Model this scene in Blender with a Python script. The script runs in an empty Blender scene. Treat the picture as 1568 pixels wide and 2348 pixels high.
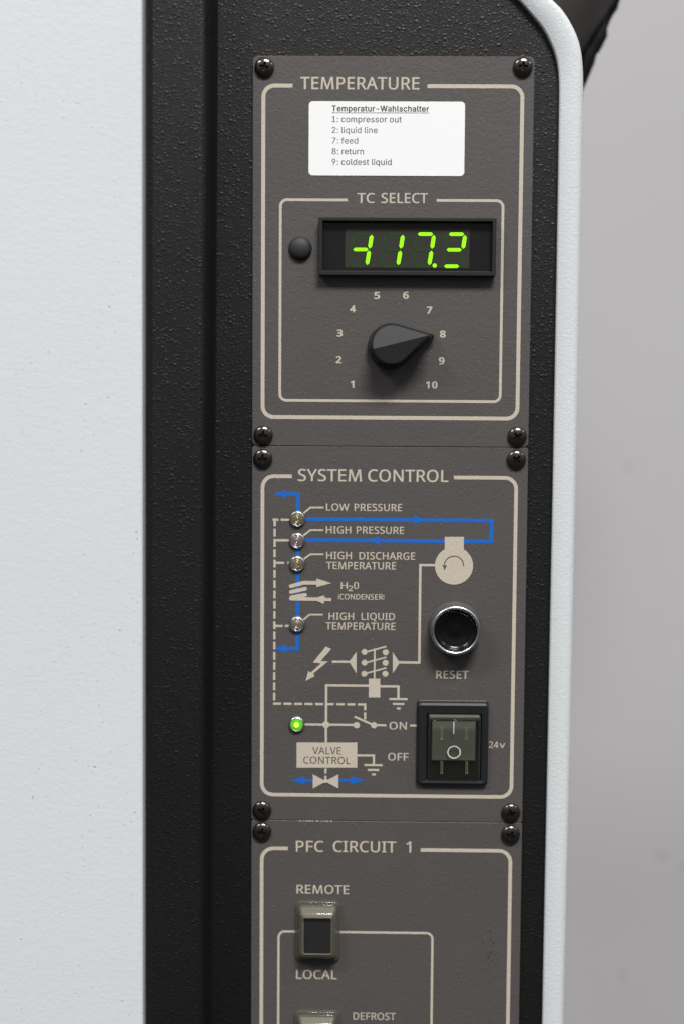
import bpy, bmesh, math, random
from mathutils import Vector, Matrix
from mathutils.geometry import delaunay_2d_cdt

# ------------------------------------------------------------------ camera
sc = bpy.context.scene
C = sc.collection
PITCH, YAW, ROLL = math.radians(4.284), math.radians(-0.8008), math.radians(0.3807)
DIST = 582.0                                   # mm from lens to the panel face
FWD = Vector((math.sin(YAW)*math.cos(PITCH), math.cos(YAW)*math.cos(PITCH), -math.sin(PITCH)))
_r = FWD.cross(Vector((0, 0, 1))).normalized(); _u = _r.cross(FWD)
RIGHT = math.cos(ROLL)*_r + math.sin(ROLL)*_u
UP = -math.sin(ROLL)*_r + math.cos(ROLL)*_u
cd = bpy.data.cameras.new('camera'); cam = bpy.data.objects.new('camera', cd); C.objects.link(cam)
m = Matrix((RIGHT, UP, -FWD)).transposed().to_4x4(); m.translation = -FWD*DIST*0.001
cam.matrix_world = m
cd.sensor_fit = 'VERTICAL'; cd.sensor_height = 36; cd.sensor_width = 24; cd.lens = 50
cd.clip_start = 0.02; cd.clip_end = 50
cd.dof.use_dof = True; cd.dof.focus_distance = 0.574; cd.dof.aperture_fstop = 4.0
sc.camera = cam

# ------------------------------------------------------------------ light
w = bpy.data.worlds.new('World'); sc.world = w; w.use_nodes = True
nt = w.node_tree; bg = nt.nodes['Background']
tc = nt.nodes.new('ShaderNodeTexCoord'); sx = nt.nodes.new('ShaderNodeSeparateXYZ'); mr = nt.nodes.new('ShaderNodeMapRange')
cr = nt.nodes.new('ShaderNodeValToRGB')
nt.links.new(tc.outputs['Generated'], sx.inputs[0]); nt.links.new(sx.outputs['Z'], mr.inputs['Value'])
mr.inputs['From Min'].default_value = -1; mr.inputs['From Max'].default_value = 1
nt.links.new(mr.outputs[0], cr.inputs[0]); nt.links.new(cr.outputs[0], bg.inputs['Color'])
e = cr.color_ramp.elements
e[0].position = 0.42; e[0].color = (.10, .097, .095, 1); e[1].position = 0.85; e[1].color = (.80, .81, .84, 1)
bg.inputs['Strength'].default_value = 0.55

def lamp(name, loc, size, power, col=(1, .985, .96)):
    l = bpy.data.lights.new(name, 'AREA'); l.shape = 'RECTANGLE'; l.size, l.size_y = size; l.energy = power; l.color = col
    o = bpy.data.objects.new(name, l); C.objects.link(o); o.location = loc      # ceiling fittings face straight down
    return o
lamp('ceiling_lamp', (0.84, -3.0, 3.95), (1.8, 1.25), 408)
lamp('ceiling_lamp', (-3.0, -3.0, 3.95), (1.8, 0.60), 136)
lamp('ceiling_lamp', (5.1, -2.55, 3.95), (1.8, 0.60), 56)

sc.view_settings.view_transform = 'Standard'; sc.view_settings.look = 'None'
sc.view_settings.exposure = 0; sc.view_settings.gamma = 1; sc.view_settings.use_curve_mapping = False
sc.cycles.caustics_reflective = False
sc.cycles.max_bounces = 8; sc.cycles.transparent_max_bounces = 12

# ------------------------------------------------------------------ image pixels to mm
FPX = 2348*50/36
def at(px, py, h=0.0):
    """image pixel, unprojected through the camera -> (x, z) in mm on the plane h mm in front of the panel face"""
    d = RIGHT*((px-784)/FPX) - UP*((py-1174)/FPX) + FWD  # camera ray through the image pixel
    p0 = -FWD*DIST
    t = (-h-p0.y)/d.y
    p = p0+d*t
    return (p.x, p.z)
def pts(lst, h=0.0): return [at(x, y, h) for x, y in lst]
K = 0.1792                                      # mm per image pixel, for widths

# ------------------------------------------------------------------ materials
def nodes(name):
    mt = bpy.data.materials.new(name); mt.use_nodes = True
    return mt, mt.node_tree, mt.node_tree.nodes['Principled BSDF']
def math_node(nt, op, a, b=None, clamp=False):
    n = nt.nodes.new('ShaderNodeMath'); n.operation = op; n.use_clamp = clamp
    for i, v in enumerate((a, b)):
        if v is None: continue
        if isinstance(v, (int, float)): n.inputs[i].default_value = v
        else: nt.links.new(v, n.inputs[i])
    return n.outputs[0]
def coords(nt, sc_=(1, 1, 1)):
    t = nt.nodes.new('ShaderNodeTexCoord'); mp = nt.nodes.new('ShaderNodeMapping'); mp.inputs['Scale'].default_value = sc_
    nt.links.new(t.outputs['Object'], mp.inputs[0]); return mp.outputs[0]
def noise(nt, vec, scale, detail=2, rough=.5):
    n = nt.nodes.new('ShaderNodeTexNoise'); n.inputs['Scale'].default_value = scale; n.inputs['Detail'].default_value = detail
    n.inputs['Roughness'].default_value = rough
    nt.links.new(vec, n.inputs['Vector']); return n.outputs['Fac']
def drops(nt, vec, scale, big=.34, small=.06, power=1.0):
    v = nt.nodes.new('ShaderNodeTexVoronoi'); v.inputs['Scale'].default_value = scale; nt.links.new(vec, v.inputs['Vector'])
    s = nt.nodes.new('ShaderNodeSeparateColor'); nt.links.new(v.outputs['Color'], s.inputs[0])
    r = math_node(nt, 'POWER', s.outputs[0], 1.6)
    rad = math_node(nt, 'ADD', math_node(nt, 'MULTIPLY', r, big), small)
    q = math_node(nt, 'SUBTRACT', 1.0, math_node(nt, 'DIVIDE', v.outputs['Distance'], rad), clamp=True)
    q = math_node(nt, 'POWER', q, power)
    return math_node(nt, 'MULTIPLY', q, math_node(nt, 'ADD', r, .25))
def bump(nt, bs, height, dist, strength=1.0):
    b = nt.nodes.new('ShaderNodeBump'); b.inputs['Distance'].default_value = dist; b.inputs['Strength'].default_value = strength
    nt.links.new(height, b.inputs['Height']); nt.links.new(b.outputs[0], bs.inputs['Normal']); return b
def mixcol(nt, fac, a, b):
    n = nt.nodes.new('ShaderNodeMix'); n.data_type = 'RGBA'
    for i, v in ((6, a), (7, b)):
        if isinstance(v, tuple): n.inputs[i].default_value = v+(1,)
        else: nt.links.new(v, n.inputs[i])
    if isinstance(fac, (int, float)): n.inputs[0].default_value = fac
    else: nt.links.new(fac, n.inputs[0])
    return n.outputs[2]
def ramp(nt, v, lo, hi):
    n = nt.nodes.new('ShaderNodeMapRange'); n.inputs['From Min'].default_value = lo; n.inputs['From Max'].default_value = hi
    nt.links.new(v, n.inputs['Value']); return n.outputs[0]

def plain(name, col, rough=.5, metal=0., spec=.5, coat=0., var=.0, scale=300):
    mt, nt, bs = nodes(name)
    bs.inputs['Roughness'].default_value = rough; bs.inputs['Metallic'].default_value = metal
    bs.inputs['Specular IOR Level'].default_value = spec; bs.inputs['Coat Weight'].default_value = coat
    vec = coords(nt)
    f = noise(nt, vec, scale, 3)
    c2 = tuple(min(1, c*(1-var)) for c in col)
    nt.links.new(mixcol(nt, f, tuple(c2), tuple(min(1, c*(1+var)) for c in col)), bs.inputs['Base Color'])
    return mt

def panel_paint(name='warm_grey_powder_coat', scuff=None):
    mt, nt, bs = nodes(name)
    vec = coords(nt)
    fine = noise(nt, vec, 900, 3, .6); mid = noise(nt, vec, 420, 2)
    specks = drops(nt, vec, 620, .22, .02, 1.0)
    hgt = math_node(nt, 'ADD', math_node(nt, 'MULTIPLY', fine, .7), math_node(nt, 'ADD', math_node(nt, 'MULTIPLY', mid, .5), math_node(nt, 'MULTIPLY', specks, 1.2)))
    bump(nt, bs, hgt, .00021, .8)
    big = noise(nt, vec, 22, 4, .6)
    dust = ramp(nt, noise(nt, vec, 1500, 1), .70, .80)
    c = mixcol(nt, big, (.0710, .0656, .0634), (.0810, .0750, .0726))
    c = mixcol(nt, math_node(nt, 'MULTIPLY', dust, .35), c, (.22, .21, .19))
    if scuff:                                       # a patch of dark rubbed specks
        mp = nt.nodes.new('ShaderNodeMapping'); mp.inputs['Location'].default_value = [-q for q in scuff]
        tcn = nt.nodes.new('ShaderNodeTexCoord'); nt.links.new(tcn.outputs['Object'], mp.inputs[0])
        sx_ = nt.nodes.new('ShaderNodeSeparateXYZ'); nt.links.new(mp.outputs[0], sx_.inputs[0])
        dx = math_node(nt, 'MULTIPLY', sx_.outputs['X'], 210); dz = math_node(nt, 'MULTIPLY', sx_.outputs['Z'], 62)
        rr = math_node(nt, 'ADD', math_node(nt, 'MULTIPLY', dx, dx), math_node(nt, 'MULTIPLY', dz, dz))
        fall = math_node(nt, 'SUBTRACT', 1.0, rr, clamp=True)
        sp = ramp(nt, noise(nt, coords(nt, (1, 1, .6)), 1100, 2), .60, .68)
        c = mixcol(nt, math_node(nt, 'MULTIPLY', math_node(nt, 'MULTIPLY', fall, sp), .85), c, (.012, .011, .010))
    nt.links.new(c, bs.inputs['Base Color'])
    nt.links.new(math_node(nt, 'ADD', math_node(nt, 'MULTIPLY', big, .12), .40), bs.inputs['Roughness'])
    bs.inputs['Specular IOR Level'].default_value = .45
    return mt
def black_paint(name='black_textured_paint', scale=760, dist=.00015):
    mt, nt, bs = nodes(name)
    vec = coords(nt, (.8, .8, 1))
    d1 = drops(nt, vec, scale, .46, .14, .8); d2 = drops(nt, vec, scale*1.9, .45, .2, .8)
    fine = noise(nt, vec, 1500, 2)
    hgt = math_node(nt, 'ADD', d1, math_node(nt, 'ADD', math_node(nt, 'MULTIPLY', d2, .55), math_node(nt, 'MULTIPLY', fine, .35)))
    bump(nt, bs, hgt, dist, .85)
    big = noise(nt, vec, 14, 3)
    nt.links.new(mixcol(nt, big, (.0040, .0040, .0046), (.0062, .0061, .0067)), bs.inputs['Base Color'])
    nt.links.new(math_node(nt, 'ADD', math_node(nt, 'MULTIPLY', big, .10), .41), bs.inputs['Roughness'])
    bs.inputs['Specular IOR Level'].default_value = .42
    return mt
def white_paint(name, col, scale, dist, dirt=.0):
    mt, nt, bs = nodes(name)
    vec = coords(nt)
    n1 = noise(nt, coords(nt, (.7, .7, 1)), scale, 2, .5); n2 = noise(nt, vec, scale*.35, 2)
    d = drops(nt, vec, scale*.8, .42, .05)
    hgt = math_node(nt, 'ADD', n1, math_node(nt, 'ADD', math_node(nt, 'MULTIPLY', n2, .6), math_node(nt, 'MULTIPLY', d, .35)))
    bump(nt, bs, hgt, dist, .9)
    blot = noise(nt, vec, 9, 4, .6)
    c = mixcol(nt, blot, tuple(x*.965 for x in col), tuple(min(1, x*1.03) for x in col))
    patch = ramp(nt, noise(nt, vec, 16, 2), .50, .64)
    sp = ramp(nt, noise(nt, vec, 760, 2), .685, .75)
    f = math_node(nt, 'MULTIPLY', math_node(nt, 'MULTIPLY', patch, sp), dirt)
    c = mixcol(nt, f, c, (.16, .14, .12))
    nt.links.new(c, bs.inputs['Base Color']); bs.inputs['Roughness'].default_value = .42
    return mt
def ink(name, col):
    mt, nt, bs = nodes(name)
    vec = coords(nt)
    f = noise(nt, vec, 1100, 3, .6)
    c = mixcol(nt, f, tuple(x*.86 for x in col), tuple(min(1, x*1.12) for x in col))
    wear = ramp(nt, noise(nt, vec, 1900, 2), .72, .78)
    c = mixcol(nt, math_node(nt, 'MULTIPLY', wear, .5), c, (.08, .075, .07))
    nt.links.new(c, bs.inputs['Base Color']); bs.inputs['Roughness'].default_value = .5
    bump(nt, bs, noise(nt, vec, 900, 3), .00012, .7)
    return mt
def glow(name, col, strength, edge=None):
    mt, nt, bs = nodes(name)
    bs.inputs['Base Color'].default_value = tuple(c*.4 for c in col)+(1,)
    bs.inputs['Emission Color'].default_value = col+(1,); bs.inputs['Emission Strength'].default_value = strength
    bs.inputs['Roughness'].default_value = .3
    n = noise(nt, coords(nt), 400, 2)
    nt.links.new(mixcol(nt, n, tuple(c*.85 for c in col), tuple(min(1, c*1.1) for c in col)), bs.inputs['Emission Color'])
    return mt
def clear(name, tint, see, rough=.12, body=(.88, .88, .82)):
    """clear moulded plastic: tinted see-through with a glossy skin"""
    mt, nt, bs = nodes(name)
    out = nt.nodes['Material Output']
    vec = coords(nt)
    n = noise(nt, vec, 350, 3)
    nt.links.new(mixcol(nt, n, tuple(c*.8 for c in tint), tint), bs.inputs['Base Color'])
    bs.inputs['Roughness'].default_value = rough; bs.inputs['Coat Weight'].default_value = .4
    tr = nt.nodes.new('ShaderNodeBsdfTransparent'); tr.inputs[0].default_value = body+(1,)
    fr = nt.nodes.new('ShaderNodeLayerWeight'); fr.inputs['Blend'].default_value = .35
    f = math_node(nt, 'MULTIPLY', math_node(nt, 'SUBTRACT', 1.0, fr.outputs['Facing']), see, clamp=True)
    mx = nt.nodes.new('ShaderNodeMixShader'); nt.links.new(f, mx.inputs[0]); nt.links.new(bs.outputs[0], mx.inputs[1]); nt.links.new(tr.outputs[0], mx.inputs[2])
    nt.links.new(mx.outputs[0], out.inputs['Surface'])
    return mt

M = dict(
    panel=panel_paint(), panel_scuffed=panel_paint('scuffed_grey_powder_coat', (.0435, 0, .1165)), black=black_paint(), white=white_paint('white_textured_paint', (.63, .645, .67), 620, .00008, .6),
    rim=white_paint('pale_rim_paint', (.60, .625, .645), 900, .00013, .2),
    wall=plain('grey_wall_paint', (.43, .42, .432), .7, var=.07, scale=5),
    beige=ink('beige_ink', (.50, .445, .365)), blue=ink('blue_ink', (.005, .116, .50)), dark=ink('grey_ink', (.085, .08, .075)),
    screw=plain('blackened_steel', (.105, .097, .092), .17, .92, var=.15), collar=plain('grey_collar', (.085, .08, .077), .35, var=.1), recess=plain('dark_recess', (.022, .020, .018), .38, .6), chrome=plain('chrome', (.62, .62, .635), .29, 1., var=.05),
    plastic=plain('black_plastic', (.012, .0125, .014), .42, var=.15), satin=plain('satin_black_plastic', (.021, .022, .0245), .43, var=.12),
    matte=plain('black_rubber', (.016, .016, .017), .62, var=.2), glossy=plain('glossy_black', (.0035, .0035, .004), .16, spec=.4, var=.1),
    plate=plain('grey_push_plate', (.0185, .019, .0185), .3, var=.15), window=plain('dark_display_filter', (.010, .010, .011), .22, var=.1), field=plain('display_field', (.030, .033, .024), .3, var=.1),
    ghost=plain('unlit_segment', (.020, .042, .014), .35, var=.1), lit=glow('lit_segment', (.29, .88, .006), 1.05),
    paper=plain('white_label_paper', (.84, .85, .86), .32, var=.015, scale=90), print_dark=plain('printed_black', (.02, .018, .02), .5), print_grey=plain('printed_grey', (.11, .105, .115), .5),
    print_pale=plain('faded_print', (.17, .165, .175), .5),
    bare=plain('bare_metal', (.52, .51, .49), .4),
    smoke=clear('smoky_clear_plastic', (.062, .063, .056), .90, .1, (.88, .89, .84)), rubber=clear('clear_cover_plastic', (.135, .129, .102), .60, .14),
    block=plain('olive_block', (.135, .136, .120), .4, var=.1), frost=plain('frosted_insert', (.150, .141, .115), .30, var=.15), brass=plain('brass_contact', (.85, .76, .46), .3, .6),
    symbol=plain('white_symbol', (.62, .62, .56), .4),
    hose=plain('dark_hose_skin', (.050, .044, .041), .6, var=.3, scale=40), tape=plain('black_tape', (.004, .004, .004), .7, spec=.2),
    floorp=plain('cabinet_inside', (.01, .01, .01), .7),
)
for k, c in dict(l_yellow=(.50, .45, .30), l_pink=(.54, .44, .45), l_amber=(.53, .44, .31), l_clear=(.54, .49, .43)).items():
    M[k] = plain('lens_'+k[2:], c, .22, .8, var=.12, scale=900)
M['l_green'] = glow('lens_green_lit', (.15, .72, .02), .5)
M['l_core'] = glow('lamp_core', (.62, 1.0, .10), 1.3)

# letter shapes as outlines: advance width, then x, y runs (loops)
GLYPHS = (
 {"A":[314,[[0,0,137,352,177,352,313,0,268,0,225,109,86,109,45,0],[101,148,212,148,173,254,168,268,161,290,156,306,151,287,146,268,141,254]]],"B":[319,[[48,0,48,351,148,351,188,349,221,342,247,331,266,315,277,293,281,264,273,227,267,217,260,208,251,201,214,186,214,184,254,171,265,164,275,155,282,144,288,132,292,117,293,100,291,79,286,61,278,45,267,32,253,20,236,12,217,5,195,1,171,0],[92,37,163,37,191,39,212,45,227,56,238,69,244,85,246,103,245,115,242,126,237,136,231,144,222,151,210,157,196,161,179,164,159,165,92,165],[92,201,157,201,184,203,204,208,219,216,228,227,233,241,235,259,233,276,226,290,215,300,199,307,177,311,150,313,92,313]]],"C":[311,[[191,-5,157,-2,128,5,102,17,80,34,62,55,48,80,38,109,32,141,30,176,32,210,39,241,49,269,64,294,83,316,107,333,134,345,164,353,198,356,250,350,295,335,278,298,241,311,198,317,174,315,153,309,133,300,117,287,103,271,91,251,83,229,78,203,77,175,78,148,83,123,90,100,101,81,114,64,130,51,150,42,172,36,197,34,241,38,281,48,281,9,241,-1]]],"D":[359,[[48,0,48,351,156,351,189,349,220,342,248,331,271,316,291,297,307,273,319,246,326,214,329,179,326,142,319,109,307,80,290,56,269,36,244,20,215,9,182,2,145,0],[92,38,139,38,183,42,219,53,246,73,266,100,278,135,282,177,278,220,267,254,247,280,221,298,188,309,149,313,92,313]]],"E":[273,[[48,0,48,351,244,351,244,312,92,312,92,202,235,202,235,164,92,164,92,39,244,39,244,0]]],"F":[255,[[48,0,48,351,244,351,244,312,92,312,92,188,234,188,234,149,92,149,92,0]]],"G":[358,[[198,-5,164,-2,133,5,106,17,83,34,64,54,49,79,39,108,32,140,30,175,32,210,40,242,52,271,68,295,89,316,114,333,143,346,175,353,212,356,267,350,316,335,300,297,258,311,209,317,183,315,159,309,138,300,119,287,104,270,92,251,83,228,78,203,76,175,78,149,82,124,90,101,100,82,115,65,132,51,153,41,179,35,208,33,248,36,277,42,277,146,200,146,200,185,321,185,321,13,264,0]]],"H":[364,[[48,0,48,351,92,351,92,202,272,202,272,351,316,351,316,0,272,0,272,164,92,164,92,0]]],"I":[167,[[20,0,20,26,61,35,61,315,20,325,20,351,146,351,146,325,105,315,105,35,146,26,146,0]]],"L":[258,[[48,0,48,351,92,351,92,39,245,39,245,0]]],"M":[446,[[38,0,67,351,125,351,221,63,223,63,321,351,379,351,408,0,362,0,348,216,347,250,346,282,346,307,344,307,240,0,201,0,99,307,97,307,98,282,96,249,94,213,80,0]]],"N":[373,[[48,0,48,351,99,351,286,60,288,60,287,84,285,118,284,153,284,351,326,351,326,0,274,0,86,291,84,291,86,264,88,232,88,196,88,0]]],"O":[384,[[192,-5,158,-2,128,5,101,18,79,35,61,56,48,81,38,110,32,142,30,176,32,211,38,242,48,271,61,296,79,316,101,333,128,346,158,354,193,356,226,354,255,346,281,334,303,317,321,296,335,271,345,242,352,211,354,176,352,141,345,109,335,81,321,56,303,35,281,18,255,5,225,-2],[192,33,217,35,239,41,257,51,273,64,285,80,295,100,302,122,306,148,307,176,304,217,295,251,279,280,258,301,229,313,193,317,168,315,146,310,127,300,111,287,99,271,89,252,82,229,78,204,77,176,78,148,82,122,89,100,99,80,111,64,127,51,146,41,167,35]]],"P":[297,[[48,0,48,351,140,351,182,348,216,339,241,324,258,303,269,278,272,248,265,206,259,193,251,181,242,170,230,161,215,152,198,146,179,141,157,138,132,137,92,137,92,0],[92,174,127,174,183,181,196,187,207,195,216,204,222,216,225,230,226,246,224,266,217,283,205,296,188,305,165,311,137,313,92,313]]],"Q":[384,[[272,-83,204,-4,198,-5,192,-5,158,-2,128,5,101,18,79,35,61,56,48,81,38,110,32,142,30,176,32,211,38,242,48,271,61,296,79,316,101,333,128,346,158,354,193,356,226,354,255,346,281,334,303,317,321,296,335,271,345,242,352,211,354,176,352,148,349,122,342,98,333,76,322,57,308,39,292,25,273,13,251,4,335,-83],[192,33,217,35,239,41,257,51,273,64,285,80,295,100,302,122,306,148,307,176,304,217,295,251,279,280,258,301,229,313,193,317,168,315,146,310,127,300,111,287,99,271,89,252,82,229,78,204,77,176,78,148,82,122,89,100,99,80,111,64,127,51,146,41,167,35]]],"R":[306,[[48,0,48,351,144,351,172,349,196,346,216,340,234,331,248,320,258,306,266,290,271,272,272,251,271,233,268,218,262,204,254,193,246,183,236,175,202,157,298,0,247,0,162,145,92,145,92,0],[92,182,144,182,170,184,191,190,207,199,218,212,224,229,226,249,225,263,222,276,217,286,210,294,201,301,190,306,142,312,92,312]]],"S":[270,[[121,-5,84,-3,51,3,25,12,25,54,69,40,123,33,167,40,178,46,187,52,194,60,198,69,201,79,202,90,195,119,170,141,120,162,70,187,57,196,47,207,40,220,34,234,31,249,29,266,31,284,36,300,44,314,54,326,68,337,83,345,101,351,120,354,141,356,194,350,238,336,224,298,185,311,140,317,104,310,82,292,74,266,82,236,106,215,151,195,203,171,216,161,227,151,236,139,242,126,245,111,247,94,245,74,240,56,231,41,220,27,205,16,188,7,168,0,146,-4]]],"T":[273,[[114,0,114,312,5,312,5,351,268,351,268,312,159,312,159,0]]],"U":[359,[[178,-5,138,-1,105,11,78,31,59,57,48,88,44,125,44,351,88,351,88,123,91,97,99,75,111,57,129,44,152,36,180,33,209,36,232,45,249,59,261,77,268,99,271,124,271,351,314,351,314,124,313,100,308,78,300,58,288,40,273,25,255,12,233,3,207,-3]]],"V":[295,[[125,0,0,351,46,351,125,126,135,98,142,73,147,49,153,73,160,99,169,127,248,351,295,351,169,0]]],"W":[457,[[99,0,6,351,52,351,107,137,112,114,117,93,120,72,123,53,126,73,131,95,136,117,142,139,204,351,250,351,314,138,320,115,326,92,330,71,333,53,337,79,343,107,350,137,404,351,450,351,357,0,312,0,244,230,238,251,233,272,229,289,226,299,225,289,221,272,216,251,210,228,143,0]]],"Y":[278,[[117,0,117,134,0,351,48,351,139,178,230,351,278,351,161,136,161,0]]],"0":[281,[[140,-5,104,0,75,16,52,43,37,79,27,123,24,176,25,212,29,244,36,273,45,298,57,318,73,335,92,347,114,354,140,356,165,354,186,347,205,335,221,318,234,298,244,273,251,244,255,212,257,176,256,140,252,108,245,79,236,54,223,33,208,17,189,5,166,-3],[140,32,164,36,182,48,196,68,206,95,211,131,213,176,206,256,200,275,192,291,182,303,171,312,156,317,140,319,123,317,109,312,97,303,88,291,80,275,74,256,67,176,69,132,75,96,84,68,97,48,116,36]]],"1":[281,[[132,0,132,245,132,269,133,288,134,306,120,292,104,278,66,248,44,277,139,351,174,351,174,0]]],"2":[281,[[24,0,24,36,115,129,160,176,188,216,193,230,196,245,197,260,195,278,189,292,180,304,167,312,152,317,135,319,119,318,104,315,90,310,51,285,28,314,58,335,94,350,135,356,156,354,175,351,192,344,206,336,218,325,228,312,235,297,240,281,241,262,240,244,236,227,230,211,198,164,151,113,78,41,78,39,255,39,255,0]]],"3":[281,[[118,-5,67,-1,22,14,22,55,70,38,119,31,147,33,170,40,187,50,198,64,205,81,208,101,206,114,203,126,196,136,187,145,176,151,163,156,110,163,76,163,76,199,110,199,128,200,144,203,158,208,170,214,180,222,188,231,193,242,197,253,198,266,196,281,190,295,181,305,168,313,152,318,134,319,100,316,72,305,46,290,24,319,70,345,90,351,111,354,134,356,167,353,194,345,215,331,230,313,239,292,242,269,241,254,238,240,233,228,227,217,218,208,208,200,169,185,169,183,195,178,216,169,232,156,244,140,251,121,253,100,251,80,247,62,239,45,227,31,213,18,195,8,173,1,148,-3]]],"4":[281,[[178,0,178,80,10,80,10,116,175,353,220,353,220,118,271,118,271,80,220,80,220,0],[53,118,178,118,178,229,179,259,180,284,181,306,179,306,169,286,158,268]]],"5":[281,[[122,-5,71,0,31,14,31,55,74,38,122,32,147,34,167,40,185,50,198,65,206,84,209,108,206,129,199,146,188,160,171,171,149,177,121,179,89,176,61,171,39,185,53,351,228,351,228,311,89,311,81,210,104,213,135,215,158,214,179,210,197,203,214,193,227,182,238,168,247,151,251,133,253,112,251,89,246,68,237,49,225,33,210,20,192,9,171,1,148,-3]]],"6":[281,[[146,-5,130,-4,114,-1,100,4,86,12,73,21,62,33,51,47,43,63,36,81,31,102,28,125,27,150,31,210,46,265,53,282,63,298,74,312,87,325,103,335,120,344,140,350,162,354,188,356,210,355,231,351,231,314,211,319,189,320,167,319,148,315,132,309,118,300,106,290,97,278,78,233,70,178,73,178,92,199,119,214,156,220,185,216,209,207,230,192,245,171,255,144,258,113,256,90,252,69,244,50,234,34,221,20,206,9,188,1,168,-3],[146,31,165,34,182,40,196,51,207,67,213,88,215,113,213,134,208,151,198,166,185,177,168,183,147,186,133,185,119,181,107,176,80,152,75,142,72,132,71,121,75,89,90,60,113,39]]],"7":[281,[[67,0,211,311,22,311,22,351,257,351,257,317,114,0]]],"8":[281,[[141,-5,118,-4,96,0,77,6,61,15,48,26,38,39,30,53,26,70,24,89,25,105,29,119,34,131,61,162,97,183,66,206,43,234,39,246,36,258,35,272,37,289,41,304,49,318,59,329,72,338,86,346,103,351,121,355,140,356,169,353,194,346,216,334,232,317,242,297,245,272,244,258,241,246,236,235,212,207,178,186,218,162,246,132,252,120,255,106,256,91,255,72,250,55,242,40,231,27,218,16,202,7,184,0,164,-4],[140,29,162,31,181,37,195,46,206,59,212,73,214,90,213,101,210,111,205,121,180,144,140,163,133,166,96,145,74,121,66,89,68,73,74,59,84,46,99,37,117,31],[142,202,185,228,195,240,200,254,202,270,200,285,195,298,185,308,172,315,157,319,139,321,123,319,108,315,95,308,85,298,80,285,78,270,79,259,81,249,86,240,110,219]]],"9":[281,[[94,-5,71,-4,50,0,50,37,71,32,93,30,115,32,134,35,150,42,164,50,176,60,186,72,194,86,200,101,205,118,212,172,209,172,190,151,163,137,125,131,97,134,73,143,52,159,37,180,28,206,25,237,26,261,31,282,39,301,49,317,62,330,78,341,95,349,115,354,137,356,153,355,168,351,183,346,197,339,210,329,221,317,231,303,239,287,246,269,251,249,254,226,255,201,249,126,243,103,235,81,225,60,211,42,195,26,176,13,152,3,125,-3],[135,165,150,166,163,169,175,175,202,199,207,209,211,219,212,229,207,261,193,290,169,311,137,319,117,317,101,310,87,299,76,283,69,263,67,238,69,217,75,199,84,184,97,174,114,167]]],"(":[90,[[65,-27,46,8,31,53,21,105,18,161,21,218,31,270,46,315,65,350,72,344,61,310,52,267,46,216,44,161,46,107,52,56,61,13,72,-21]]],")":[90,[[25,-27,44,8,59,53,69,105,72,161,69,218,59,270,44,315,25,350,18,344,29,310,38,267,44,216,46,161,44,107,38,56,29,13,18,-21]]],"v":[250,[[100,0,0,263,46,263,102,108,111,84,118,59,123,38,125,38,131,59,139,84,147,108,203,263,250,263,149,0]]]},
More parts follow.
